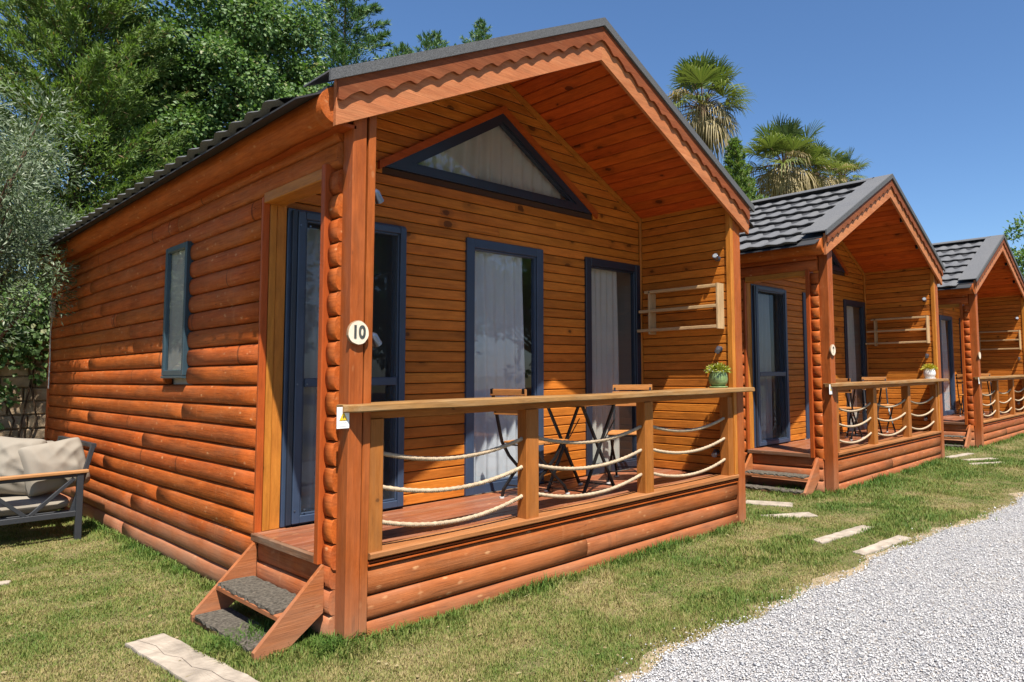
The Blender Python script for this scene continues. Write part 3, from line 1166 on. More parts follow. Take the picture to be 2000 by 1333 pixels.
    def ring(name, par, a, b, y0, y1, mat):
        A, B = tri(a), tri(b)
        m = MB()
        for q in range(3):
            r = (q + 1) % 3
            p = [A[q], A[r], B[r], B[q]]
            v = [(x, y0, z) for x, z in p] + [(x, y1, z) for x, z in p]
            m.add(v, [(0, 1, 2, 3), (7, 6, 5, 4), (0, 4, 5, 1), (1, 5, 6, 2), (2, 6, 7, 3), (3, 7, 4, 0)])
        return obj(name, cached((name, a, b), lambda: m.mesh(mat)), par)
    gw = ring('gable_window', root, 0.0, 0.062, YW - 0.012, YW + 0.05, M['frame_dark'])
    ring('bead', gw, 0.0625, 0.082, YW + 0.004, YW + 0.05, M['frame_dark'])
    A = tri(0.06)
    m = MB()
    m.add([(x, YW + 0.028, z) for x, z in A], [(0, 1, 2)])
    obj('pane', cached('tripane', lambda: m.mesh(M['glass'], False)), gw)
    sl = t['h'] / t['hw']
    for s in (-1, 1):
        zt = t['z0'] + t['h']
        f0 = lambda x: zt - sl * abs(x - t['xc']) + 0.001
        prism('gable_trim', root, strip(t['xc'] + s * 0.0005, t['xc'] + s * (t['hw'] + 0.06), f0, lambda x: f0(x) + 0.066), YW - 0.034, YW + 0.002, M['rtrim'])
    # side window
    m = MB()
    y0, y1, z0, z1, fw = 2.556, 3.084, 1.462, 2.528, 0.045
    for a, b, c, dd in ((y0, y0 + fw, z0, z1), (y1 - fw, y1, z0, z1), (y0 + fw, y1 - fw, z1 - fw, z1), (y0 + fw, y1 - fw, z0, z0 + fw)):
        m.box(-0.022, 0.09, a, b, c, dd)
    sw = obj('narrow_window', cached('sidewin', lambda: bev(m.mesh(M['teal'], False), 0.004)), root)
    m = MB()
    m.add([(-0.006, y0 + fw, z0 + fw), (-0.006, y1 - fw, z0 + fw), (-0.006, y1 - fw, z1 - fw), (-0.006, y0 + fw, z1 - fw)], [(0, 1, 2, 3)])
    obj('pane', cached('sidepane', lambda: m.mesh(M['glass'], False)), sw)
    board('window_sill', sw, -0.026, 0.03, y0, y1, z0 - 0.022, z0 - 0.002, M['teal'], 'Y', 0.003)
    # balusters, handrail, ropes
    bx = [(0.172, 0.258), (1.318, 1.432), (2.585, 2.692), (3.815, 3.905)]
    for a, b in bx:
        board('baluster', root, a, b, 0.018, 0.118, 0.4575, 1.196, M['balus'], 'Z', 0.005)
    board('rail_support', root, 0.172, 3.905, 0.03, 0.115, 1.197, 1.240, M['balus'], 'X', 0.004)

    def rail():
        r2 = random.Random(2)
        n = 60
        x0, x1 = -0.005, 4.135
        v = []
        for q in range(n + 1):
            t_ = q / n
            x = x0 + (x1 - x0) * t_
            ef = -0.095 + 0.010 * math.sin(x * 3.1) + 0.006 * math.sin(x * 7.7)
            eb = 0.135 + 0.008 * math.sin(x * 4.3 + 1)
            rnd_ = min(1.0, math.sqrt(max(0.0, 1 - ((max(0.0, 0.10 - (x - x0))) / 0.10) ** 2)) + 0.35)
            mid = 0.02
            ef = mid + (ef - mid) * rnd_
            eb = mid + (eb - mid) * rnd_
            zt = 1.286 + 0.004 * math.sin(x * 2.3)
            zb = 1.243 + 0.002 * math.sin(x * 5.3)
            c = 0.007
            v += [(x, ef, zb + c), (x, ef + 0.003, zt - c), (x, ef + c + 0.004, zt), (x, eb - c, zt), (x, eb, zt - c), (x, eb, zb), (x, ef + c, zb)]
        k_ = 7
        f = []
        for q in range(n):
            for a in range(k_):
                f.append((q * k_ + a, q * k_ + (a + 1) % k_, (q + 1) * k_ + (a + 1) % k_, (q + 1) * k_ + a))
        f += [tuple(range(k_)), tuple(range((n + 1) * k_ - 1, n * k_ - 1, -1))]
        me = mesh(v, f, M['rail'])
        fix(me)
        return me
    obj('handrail', cached('rail', rail), root)
    for j in range(3):
        for z0, zz in ((1.005, 0.085), (0.812, 0.083), (0.615, 0.088)):
            a, b = bx[j][1] - 0.02, bx[j + 1][0] + 0.03

            def rope(a=a, b=b, z0=z0, sag=zz):
                m = MB()
                n = int((b - a) / 0.011)
                for st in range(3):
                    pts = []
                    for q in range(n + 1):
                        t_ = q / n
                        x = a + (b - a) * t_
                        th = x / 0.045 * 2 * math.pi + st * 2 * math.pi / 3
                        zr = z0 - sag * 4 * t_ * (1 - t_) + 0.0
                        pts.append((x, 0.068 + 0.0074 * math.cos(th), zr + 0.0074 * math.sin(th)))
                    m.tube(pts, 0.0088, 5)
                return m.mesh(M['rope'], False)
            r_ = random.Random(j * 7 + int(z0 * 10))
            o = obj('rope', cached(('rope', j, z0), rope), root)
            tag(o)
    # steps on the left side
    for yc in (1.10, 0.185):
        pts = [(0.005, 0.40), (-0.395, 0.005), (-0.33, -0.06), (0.005, -0.06)] if True else None
        pts = [(-0.006, 0.405), (-0.36, 0.035), (-0.355, -0.045), (-0.27, -0.05), (-0.006, 0.15)]
        prism('stringer', root, pts, yc - 0.017, yc + 0.017, M['stair'])
    tr1 = board('tread', root, -0.235, -0.012, 0.204, 1.081, 0.150, 0.180, M['stair'], 'Y', 0.004)
    tr2 = board('tread', root, -0.355, -0.150, 0.204, 1.081, -0.005, 0.022, M['deckedge'], 'Y', 0.004)
    for (a, b, c, dd, zt) in ((-0.232, -0.03, 0.25, 1.06, 0.1805), (-0.36, -0.165, 0.24, 1.05, 0.0225)):
        r2 = random.Random(int(zt * 1000))
        n = 26
        v = []
        top = []
        for q in range(n):
            yy = c + (dd - c) * q / (n - 1)
            v += [(a + r2.uniform(-.006, .006), yy, zt), (a + r2.uniform(-.004, .006), yy, zt + 0.016 + r2.uniform(-.002, .003)), ((a + b) / 2, yy, zt + 0.019 + r2.uniform(-.003, .003)),
                  (b + r2.uniform(-.006, .006), yy, zt + 0.016 + r2.uniform(-.002, .003)), (b, yy, zt)]
        f = []
        for q in range(n - 1):
            for s_ in range(4):
                f.append((q * 5 + s_, q * 5 + s_ + 1, q * 5 + 6 + s_, q * 5 + 5 + s_))
        f += [(0, 1, 2, 3, 4), tuple(n * 5 - 5 + t_ for t_ in (4, 3, 2, 1, 0))]
        def mk(v=v, f=f):
            me = mesh(v, f, M['mat'])
            fix(me)
            return me
        mt = obj('step_mat', cached(('mat', zt), mk))
        mt.location = (ox, 0, 0)
        tag(mt, LAB['mat'][i][0 if zt > 0.1 else 1], 'mat', 'mats on the cabin steps')
    return root


NUMW = ['10', '9', '']
LAB = {
    'cabin': ['large stained log cabin nearest the viewer, with porch and number 10',
              'middle log cabin marked 9, second in the row',
              'farthest log cabin cut off by the right edge of the photo'],
    'mat': [('dark bristle mat on the upper step of the nearest cabin', 'dark bristle mat on the lower step of the nearest cabin'),
            ('dark mat on the upper step of the middle cabin', 'dark mat on the lower step of the middle cabin'),
            ('dark mat on the upper step of the farthest cabin', 'dark mat on the lower step of the farthest cabin')],
}
CN = ['nearest cabin', 'middle cabin', 'farthest cabin']
OX = [0.0, 5.98, 12.15]
for i in range(3):
    cabin(i, OX[i], NUMW[i])


# ------------------------------------------------------------------ curtains
def curtain_mesh(x0, x1, z0, z1, folds, amp, mat, key, flare=0.0, seed=0, tri=None):
    def mk():
        r = random.Random(seed)
        n = folds * 10
        nz = 14
        ph = [r.uniform(0.6, 1.4) for _ in range(folds + 1)]
        v = []
        for k in range(nz + 1):
            s = k / nz
            for q in range(n + 1):
                t = q / n
                fo = t * folds
                a = amp * ph[int(fo) % len(ph)] * (0.55 + 0.45 * (1 - s))
                x = x0 + (x1 - x0) * t + flare * (1 - s) ** 2 * (t - 0.2)
                y = a * math.sin(2 * math.pi * fo + 0.7 * math.sin(3 * s + ph[0] * 3)) + 0.008 * math.sin(9 * t + 4 * s)
                z = z0 + (z1 - z0) * s
                if tri:
                    z = min(z, tri(x))
                v.append((x, y, z))
        f = []
        for k in range(nz):
            for q in range(n):
                a = k * (n + 1) + q
                f.append((a, a + 1, a + n + 2, a + n + 1))
        return mesh(v, f, mat, smooth=True)
    return cached(key, mk)


for i in range(3):
    c = CN[i]
    o = obj('curtain', curtain_mesh(0.22, 0.62 if i == 0 else 0.80, 0.50, 2.50, 4 if i == 0 else 6, 0.02, M['curtain'], 'c0' if i == 0 else 'c0b', 0.04, 1), None, (OX[i], YW + 0.085, 0))
    tag(o, 'sheer white curtain behind the glass door of the ' + c, 'curtain', 'porch curtains')
    o = obj('curtain', curtain_mesh(1.70, 2.33, 0.50, 2.53, 6, 0.022, M['curtain'], 'c1', 0.05, 2), None, (OX[i], YW + 0.085, 0))
    tag(o, 'sheer white curtain in the tall window beside the door of the ' + c, 'curtain', 'porch curtains')
    o = obj('curtain', curtain_mesh(3.12, 3.62, 0.50, 2.53, 6, 0.02, M['cream'], 'c2', 0.04, 3), None, (OX[i], YW + 0.085, 0))
    tag(o, 'cream curtain in the corner window by the shelf wall of the ' + c, 'curtain', 'porch curtains')
    tz = lambda x: max(3.06, 3.045 + 0.729 - 0.642 * abs(x - 2.025) - 0.03)
    o = obj('curtain', curtain_mesh(0.95, 3.10, 3.06, 3.80, 17, 0.018, M['cream'], 'c3', 0.0, 4, tz), None, (OX[i], YW + 0.10, 0))
    tag(o, 'cream pleated curtain in the triangular gable window of the ' + c, 'curtain', 'porch curtains')
    m = MB()
    if 'sb' not in CACHE:
        v = []
        for k in range(9):
            y = 2.59 + 0.46 * k / 8
            x = 0.012 + 0.006 * (k % 2)
            v += [(x, y, 1.50), (x, y, 2.49)]
        m.add(v, [(2 * k, 2 * k + 2, 2 * k + 3, 2 * k + 1) for k in range(8)], True)
        CACHE['sb'] = m.mesh(M['cream'], False)
    o = obj('curtain', CACHE['sb'], None, (OX[i], 0, 0))
    tag(o, 'pale curtain in the narrow side window of the ' + c, 'curtain', 'side window curtains')


# ------------------------------------------------------------------ number plates, warning signs
def text_mesh(txt, size, ext, mat, offset=0.0):
    cu = bpy.data.curves.new('t', 'FONT')
    cu.body = txt
    cu.size = size
    cu.extrude = ext
    cu.offset = offset
    cu.align_x = 'CENTER'
    cu.align_y = 'CENTER'
    o = bpy.data.objects.new('t', cu)
    COL.objects.link(o)
    bpy.context.view_layer.update()
    me = bpy.data.meshes.new_from_object(o)
    bpy.data.objects.remove(o)
    bpy.data.curves.remove(cu)
    me.materials.clear()
    me.materials.append(mat)
    return me


for i in range(3):
    cx, cz = 0.073, 1.682
    t = thing('number_plate', ['round wooden plate painted with 10 on the front post', 'round wooden plate painted with 9 on the middle cabin post',
                               'round wooden plate on the post of the farthest cabin'][i], 'sign', (OX[i] + cx, -0.004, cz), 0, 'cabin number plates')
    m = MB()
    r_ = random.Random(4)
    n = 28
    rr = [0.068 * (1 + r_.uniform(-.025, .025)) for _ in range(n)]
    ring_ = lambda k, y: [(rr[q] * k * 0.92 * math.cos(2 * math.pi * q / n), y, rr[q] * k * math.sin(2 * math.pi * q / n)) for q in range(n)]
    v = ring_(1, 0) + ring_(1, -0.014) + ring_(0.95, -0.018)
    m.add(v, [(q, (q + 1) % n, n + (q + 1) % n, n + q) for q in range(n)] + [(n + q, n + (q + 1) % n, 2 * n + (q + 1) % n, 2 * n + q) for q in range(n)])
    obj('bark_rim', cached('rim', lambda: m.mesh(M['slicebark'])), t)
    m = MB()
    m.add(ring_(0.95, -0.0185), [tuple(range(n))])
    m.add(ring_(0.95, -0.015), [tuple(range(n))])
    obj('face', cached('face', lambda: m.mesh(M['slice'], False)), t)
    if NUMW[i]:
        me = text_mesh(NUMW[i], 0.098, 0.001, M['ink'], 0.0035)
        o = obj('number', me, t, (0, -0.0200, 0.001), (math.pi / 2, 0, 0))
        o.scale = (0.82, 1.0, 1.0)
    # warning sign on the post
    t = thing('warning_sign', ['white electrical warning sign beside the handrail on the nearest cabin', 'white warning sign on the post of the middle cabin',
                               'small white warning sign on the post of the farthest cabin'][i], 'sign', (OX[i] + 0.001, -0.0035, 1.216), 0, 'post warning signs')
    m = MB()
    m.box(-0.036, 0.034, -0.004, 0, -0.058, 0.058)
    obj('plate', cached('wplate', lambda: bev(m.mesh(M['white'], False), 0.001)), t)
    m = MB()
    m.add([(-0.022, -0.0052, -0.014), (0.022, -0.0052, -0.014), (0, -0.0052, 0.032)], [(0, 1, 2)])
    tr_ = obj('triangle', cached('wtri', lambda: m.mesh(M['yellow'], False)), t)
    m = MB()
    P = [(0.002, 0.018), (-0.006, 0.002), (-0.001, 0.002), (-0.003, -0.009), (0.006, 0.006), (0.001, 0.006)]
    m.add([(x, -0.0058, z) for x, z in P], [(0, 1, 2), (2, 3, 4), (0, 2, 4, 5)])
    m.add([(-0.024, -0.0048, -0.016), (0.024, -0.0048, -0.016), (0, -0.0048, 0.035)], [(0, 1, 2)])
    obj('bolt_mark', cached('wbolt', lambda: m.mesh(M['ink'], False)), t)
    m = MB()
    for z in (-0.026, -0.033, -0.046):
        m.box(-0.02, 0.02, -0.0046, -0.0041, z - 0.0012, z + 0.0012)
    obj('print', cached('wprint', lambda: m.mesh(M['greyink'], False)), t)


# ------------------------------------------------------------------ lamps, shelf, pots on the porches
def lamp(loc, direction, label, group, base=(1, 0, 0)):
    t = thing('spot_lamp', label, 'lamp', loc, 0, group)
    m = MB()
    b = Vector(base)
    m.tube([Vector((0, 0, 0)), b * -0.012], 0.026, 12)
    obj('base', m.mesh(M['chrome']), t)
    m = MB()
    d = Vector(direction).normalized()
    c = b * -0.04
    m.tube([b * -0.01, c], 0.006, 6)
    m.tube([c - d * 0.035, c - d * 0.02, c + d * 0.03, c + d * 0.045], [0.012, 0.024, 0.027, 0.029], 12)
    obj('head', m.mesh(M['chrome']), t)
    m = MB()
    m.tube([c + d * 0.0455, c + d * 0.0475], 0.023, 12)
    obj('glass', m.mesh(M['lens']), t)
    return t


for i in range(3):
    c = CN[i]
    for (y, z, w) in ((0.155, 2.56, 'highest'), (0.153, 1.663, 'middle'), (0.214, 0.66, 'lowest')):
        lamp((OX[i] + 3.913, y, z), (-0.6, -0.2, -0.4 if w != 'highest' else 0.3), '%s of the three small lamps on the shelf wall of the %s' % (w, c), 'porch spot lamps')
    if i == 0:
        lamp((0.172, 0.06, 2.50), (0.5, 0.3, -0.6), 'small lamp high on the corner post, under the eave of the nearest cabin', 'porch spot lamps', (-1, 0, 0))
        lamp((0.172, 0.06, 1.658), (0.5, 0.3, -0.6), 'small lamp behind the number 10 plate on the corner post', 'porch spot lamps', (-1, 0, 0))
    for x, w in ((2.115, 'under the ridge'), (2.75, 'midway down the slope'), (3.38, 'near the low eave')):
        t = thing('ceiling_spot', 'small ceiling spot %s of the %s' % (w, c), 'lamp', (OX[i] + x, 0.07, zc(x) - 0.0), 0, 'ceiling spots')
        m = MB()
        m.lathe([(0.0, 0.002), (0.026, 0.002), (0.026, -0.03), (0.022, -0.055), (0.018, -0.055)], 14)
        obj('housing', cached('csp', lambda: m.mesh(M['blackm'])), t)
        m = MB()
        m.lathe([(0.0, -0.058), (0.02, -0.056), (0.022, -0.05)], 14)
        obj('glass', cached('csl', lambda: m.mesh(M['lens'])), t)
    # slatted wall shelf standing off the right porch wall
    t = thing('wall_shelf', 'open pale pine shelf on the porch wall of the ' + c, 'shelf', (OX[i] + 3.913, 0, 0), 0, 'porch shelves')
    board('upright', t, -0.112, -0.001, 0.100, 0.122, 1.86, 2.305, M['shelf'], 'Z', 0.003)
    board('upright', t, -0.112, -0.001, 0.96, 0.982, 1.84, 2.27, M['shelf'], 'Z', 0.003)
    for a, b, z in ((0.10, 1.03, 2.270), (0.125, 1.11, 2.070), (0.125, 1.135, 1.868)):
        sgs = [(max(a, 0.124), 0.958), (0.984, b)]
        for q, (u, v) in enumerate(sgs):
            if v > u:
                board('slat', t, -0.112, -0.055, u, v, z, z + 0.030, M['shelf'], 'Y', 0.003)

# ------------------------------------------------------------------ leaves
RNG = np.random.default_rng(7)


def unit(a):
    return a / np.maximum(np.linalg.norm(a, axis=1, keepdims=True), 1e-9)


def leaves(P, D, Nn, L, Wd, fold=0.15):
    """diamond leaves: base P, axis D, normal Nn; L, Wd arrays"""
    n = len(P)
    D = unit(D)
    Sd = unit(np.cross(D, Nn))
    Nn = np.cross(Sd, D)
    L = np.broadcast_to(L, (n,))[:, None]
    Wd = np.broadcast_to(Wd, (n,))[:, None]
    a = P
    b = P + D * L * 0.45 + Sd * Wd * 0.5 + Nn * Wd * fold
    c = P + D * L
    d = P + D * L * 0.45 - Sd * Wd * 0.5 + Nn * Wd * fold
    V = np.stack([a, b, c, d], 1).reshape(-1, 3)
    k = np.arange(n)[:, None] * 4
    F = np.concatenate([k + np.array([[0, 1, 2]]), k + np.array([[0, 2, 3]])], 1).reshape(-1, 3)
    return V, F


def rdir(n):
    return unit(RNG.normal(size=(n, 3)))


def leaf_object(name, parent, P, D, Nn, L, Wd, mat, fold=0.15, tint=None):
    V, F = leaves(P, D, Nn, L, Wd, fold)
    tn = np.repeat(RNG.random(len(P)) if tint is None else tint, 4)
    return obj(name, bigmesh(name, V, F, mat, tn), parent)


def cloud_tree(name, label, base, clumps, nleaf, L, Wd, mat, cat='tree', group=None, droop=0.0, trunk=None, sigma=0.42, up=0.5, branches=True, seed=0):
    """clumps: array (k,4): x,y,z,r relative to base"""
    t = thing(name, label, cat, base, 0, group)
    clumps = np.asarray(clumps)
    w = clumps[:, 3] ** 2
    cnt = (nleaf * w / w.sum()).astype(int)
    Ps, Ds = [], []
    for (x, y, z, r), n in zip(clumps, cnt):
        if n < 1:
            continue
        d = rdir(n)
        rr = r * np.clip(RNG.normal(0.8, 0.24, (n, 1)), 0.05, 1.35)
        p = d * rr
        p[:, 2] *= 0.85
        Ps.append(p + [x, y, z])
        o = d + 0.7 * rdir(n) + np.array([0, 0, -droop])
        Ds.append(o)
    P = np.concatenate(Ps)
    D = np.concatenate(Ds)
    n = len(P)
    Nn = 0.75 * rdir(n) + np.array([-0.25, -0.6, up])
    sz = RNG.uniform(0.7, 1.25, n)
    leaf_object('crown', t, P, D, Nn, L * sz, Wd * sz, mat)
    if branches:
        m = MB()
        th = trunk or 0.12
        top = clumps[:, :3].mean(0)
        hgt = top[2]
        m.tube([(0, 0, -0.1), (0.05, 0.02, hgt * 0.35), (top[0] * 0.5, top[1] * 0.5, hgt * 0.7), tuple(top)], [th, th * 0.85, th * 0.6, th * 0.25], 8)
        sel = np.argsort(-clumps[:, 3])[:40]
        for q in sel:
            c_ = clumps[q, :3]
            st = np.array([top[0] * 0.4, top[1] * 0.4, min(hgt * 0.75, max(hgt * 0.3, c_[2] * 0.6))])
            mid = (st + c_) / 2 + np.array([0, 0, -0.1])
            m.tube([tuple(st), tuple(mid), tuple(c_)], [th * 0.4, th * 0.22, th * 0.06], 5, False)
        obj('trunk', m.mesh(M['bark'], False), t)
    return t


def shell_clumps(n, c, rad_, cr, seed, low=-0.6, jitter=0.18):
    r = np.random.default_rng(seed)
    d = r.normal(size=(n * 3, 3))
    d /= np.linalg.norm(d, axis=1, keepdims=True)
    d = d[d[:, 2] > low][:n]
    k = (0.55 + 0.45 * r.random((len(d), 1)) ** 0.5) * (1 + jitter * r.normal(size=(len(d), 1)))
    p = d * np.array(rad_) * k + np.array(c)
    s = cr * r.uniform(0.6, 1.4, (len(d), 1))
    return np.concatenate([p, s], 1)


def conifer(name, label, base, H, R, nb, per, L, Wd, mat, prof, ang0=0.1, ang1=0.6, z0=0.1, group=None, spread=0.2, seed=1, droop=0.25, side=0.5, trunk=0.14):
    t = thing(name, label, 'tree', base, 0, group)
    r = np.random.default_rng(seed)
    m = MB()
    m.tube([(0, 0, -0.1), (0, 0, H * 0.5), (0, 0, H * 0.98)], [trunk, trunk * 0.6, 0.012], 8)
    Ps, Ds, Ns = [], [], []
    for b in range(nb):
        s = z0 + (1 - z0) * (b + r.random()) / nb
        ln = R * prof(s) * r.uniform(0.72, 1.15)
        if ln < 0.05:
            ln = 0.05
        az = b * 2.39996 + r.uniform(-.4, .4)
        el = ang0 + (ang1 - ang0) * s + r.uniform(-.12, .12)
        d = np.array([math.cos(az) * math.cos(el), math.sin(az) * math.cos(el), math.sin(el)])
        o = np.array([0, 0, s * H])
        n = max(6, int(per * (ln / R + 0.12)))
        u = np.sqrt(r.random(n)) * 0.98 + 0.03
        bend = np.zeros((n, 3))
        bend[:, 2] = -droop * ln * u * u + 0.5 * droop * ln * u ** 4
        sd = np.cross(d, [0, 0, 1])
        sd /= np.linalg.norm(sd) + 1e-9
        lat = r.normal(size=(n, 1)) * spread * ln * (1.05 - u[:, None]) * 0.6
        ver = r.normal(size=(n, 1)) * spread * 0.30 * ln * (1.05 - u[:, None])
        p = o + d * ln * u[:, None] + sd * lat + np.array([[0, 0, 1]]) * ver + bend
        dirn = d * 0.8 + sd * np.sign(lat + 1e-6) * side * r.random((n, 1)) + r.normal(size=(n, 3)) * 0.5 + np.array([0, 0, 0.15])
        Ps.append(p)
        Ds.append(dirn)
        Ns.append(r.normal(size=(n, 3)) * 0.5 + np.array([-0.25, -0.6, 0.8]))
        tip = o + d * ln + np.array([0, 0, -droop * ln * 0.5])
        m.tube([tuple(o), tuple(o + d * ln * 0.5 + np.array([0, 0, -droop * ln * 0.2])), tuple(tip)], [max(0.008, trunk * 0.16 * (1.1 - s)), 0.008, 0.003], 4, False)
    P = np.concatenate(Ps)
    sz = RNG.uniform(0.6, 1.3, len(P))
    leaf_object('crown', t, P, np.concatenate(Ds), np.concatenate(Ns), L * sz, Wd * sz, mat, 0.1)
    obj('trunk', m.mesh(M['bark'], False), t)
    return t


# flower pots
for i, (c, mat, lm, lab) in enumerate((((3.70, 0.045), 'potgreen', 'sedum', 'green glazed pot with trailing yellow-green plant on the handrail'),
                                      ((3.64, 0.045), 'potwhite', 'sedum2', 'white pot of yellow flowers on the middle cabin handrail'))):
    t = thing('flower_pot', lab, 'flower pot', (OX[i] + c[0], c[1], 1.288), 0, 'pots on the handrails')
    m = MB()
    m.lathe([(0.0, 0.0), (0.085, 0.0), (0.092, 0.012), (0.088, 0.016), (0.0, 0.016)], 28)
    obj('saucer', m.mesh(M[mat]), t)
    m = MB()
    m.lathe([(0.0, 0.0165), (0.062, 0.0165), (0.085, 0.045), (0.093, 0.085), (0.086, 0.125), (0.078, 0.145), (0.082, 0.158), (0.074, 0.158), (0.07, 0.14)], 32)
    obj('pot', m.mesh(M[mat]), t)
    m = MB()
    m.lathe([(0.0, 0.146), (0.072, 0.144)], 20)
    obj('soil', m.mesh(M['soil'], False), t)
    n = 900
    d = rdir(n)
    d[:, 2] = np.abs(d[:, 2]) * 1.0 - 0.25
    P = d * RNG.uniform(0.3, 1.0, (n, 1)) * np.array([0.115, 0.115, 0.085]) + [0, 0, 0.165]
    leaf_object('foliage', t, P, d + 0.5 * rdir(n), rdir(n) + [0, 0, 0.6], RNG.uniform(0.018, 0.034, n), RNG.uniform(0.009, 0.016, n), M[lm])


# ------------------------------------------------------------------ bistro furniture
def bar(m, a, b, w=0.0145):
    m.tube([a, b], w, 4, True, False)


def foot(m, p):
    m.tube([(p[0], p[1], 0.0), (p[0], p[1], 0.012)], 0.02, 10)


def bistro_table(loc, rz, label, z_top=0.752):
    t = thing('bistro_table', label, 'table', loc, rz, 'folding bistro tables')
    for k in range(7):
        y = -0.27 + 0.09 * k
        board('slat', t, -0.27, 0.27, y - 0.04, y + 0.04, z_top - 0.02, z_top, M['slat'], 'X', 0.003)
    for y in (-0.2, 0.2):
        m = MB()
        bar(m, (-0.22, y, 0.0), (0.2, y, z_top - 0.022))
        bar(m, (0.22, y + 0.018, 0.0), (-0.2, y + 0.018, z_top - 0.022))
        obj('leg', m.mesh(M['blackm']), t)
    m = MB()
    for x, z in ((-0.2, 0.03), (0.2, 0.03), (-0.19, z_top - 0.03), (0.19, z_top - 0.03)):
        m = MB()
        bar(m, (x, -0.2, z), (x, 0.218, z), 0.008)
        obj('crossbar', m.mesh(M['blackm']), t)
    for y in (-0.2, 0.2):
        m = MB()
        bar(m, (0.05, y, 0.42), (0.2, y, z_top - 0.16), 0.005)
        obj('brace', m.mesh(M['blackm']), t)
    for x in (-0.22, 0.22):
        for y in (-0.2, 0.21):
            m = MB()
            foot(m, (x, y))
            obj('foot', m.mesh(M['plastic']), t)
    return t


def bistro_chair(loc, rz, label):
    """faces local +X"""
    t = thing('bistro_chair', label, 'chair', loc, rz, 'folding bistro chairs')
    for k in range(5):
        x = -0.13 + 0.075 * k
        board('seat_slat', t, x - 0.032, x + 0.032, -0.19, 0.19, 0.435, 0.452, M['slat'], 'Y', 0.003)
    for z in (0.855, 0.79, 0.70):
        x = -0.20 - (z - 0.45) * 0.26
        o = board('back_slat', t, x - 0.008, x + 0.008, -0.195, 0.195, z - 0.026, z + 0.026, M['slat'], 'Y', 0.003)
    for y in (-0.175, 0.175):
        m = MB()
        # back upright running down to the front foot with a curve
        pts = [(-0.315, y, 0.885), (-0.20, y, 0.45), (-0.12, y, 0.33), (0.06, y, 0.16), (0.17, y, 0.07), (0.21, y, 0.0)]
        m.tube(pts, 0.0135, 4, True, False)
        obj('upright', m.mesh(M['blackm']), t)
        y2 = y * 0.88
        m = MB()
        m.tube([(0.17, y2, 0.43), (0.08, y2, 0.31), (-0.1, y2, 0.17), (-0.2, y2, 0.07), (-0.22, y2, 0.0)], 0.0135, 4, True, False)
        obj('leg', m.mesh(M['blackm']), t)
        for fx, fy in ((0.21, y), (-0.22, y2)):
            m = MB()
            foot(m, (fx, fy))
            obj('foot', m.mesh(M['plastic']), t)
    for x, hw, z, w in ((0.17, 0.175, 0.425, 0.008), (-0.17, 0.175, 0.425, 0.008), (0.14, 0.175, 0.1, 0.007), (-0.17, 0.155, 0.1, 0.007)):
        m = MB()
        bar(m, (x, -hw, z), (x, hw, z), w)
        obj('crossbar', m.mesh(M['blackm']), t)
    return t


DZ = 0.442
for i in range(3):
    c = CN[i]
    x = OX[i]
    bistro_table((x + 2.46, 0.63, DZ), rad(4), 'folding bistro table with black crossed legs on the porch of the ' + c)
    bistro_chair((x + 2.02, 0.74, DZ), rad(6), 'wooden folding chair on the door side of the table, ' + c)
    bistro_chair((x + 3.12, 0.66, DZ), rad(215), 'wooden folding chair on the shelf side of the table, ' + c)


# ------------------------------------------------------------------ sofa with cushions
def pillow_mesh(w, h, d, seed, wr=1.0):
    r = np.random.default_rng(seed)
    n = 34
    v = []
    f = []
    ph = r.uniform(0, 6.28, 10)
    aa = r.uniform(-0.6, 1.9, 6)
    ca, sa, fq = np.cos(aa), np.sin(aa), r.uniform(3.5, 7, 6)
    cu, cv = r.uniform(-.8, .8, 6), r.uniform(-.8, .8, 6)
    for s in (1, -1):
        for a in range(n + 1):
            for b in range(n + 1):
                u, q = a / n * 2 - 1, b / n * 2 - 1
                prof = ((1 - u ** 2) * (1 - q ** 2)) ** 0.30
                x = u * w / 2 * (1 - 0.10 * (1 - q * q) ** 1 * u * u)
                z = q * h / 2 * (1 - 0.10 * (1 - u * u) ** 1 * q * q)
                rc_ = 1 - 0.13 * (u * q) ** 4
                x, z = x * rc_, z * rc_
                wrk = 0
                for q_ in range(6):
                    dd_ = u * ca[q_] + q * sa[q_] + 0.25 * math.sin(2.3 * (u * sa[q_] - q * ca[q_]) + ph[q_])
                    loc_ = math.exp(-((u - cu[q_]) ** 2 + (q - cv[q_]) ** 2) / 0.5)
                    wrk += 0.020 * wr * (1 - abs(math.sin(fq[q_] * dd_ + ph[q_]))) * loc_
                edge = 1 - max(abs(u), abs(q)) ** 6
                y = s * (d / 2 * prof + wrk * edge * (1 if s < 0 else 0.5))
                v.append((x, y, z))
    k = (n + 1) ** 2
    for s in (0, 1):
        for a in range(n):
            for b in range(n):
                i0 = s * k + a * (n + 1) + b
                q = (i0, i0 + 1, i0 + n + 2, i0 + n + 1)
                f.append(q if s else tuple(reversed(q)))
    return mesh(v, f, M['cushion'], smooth=True)


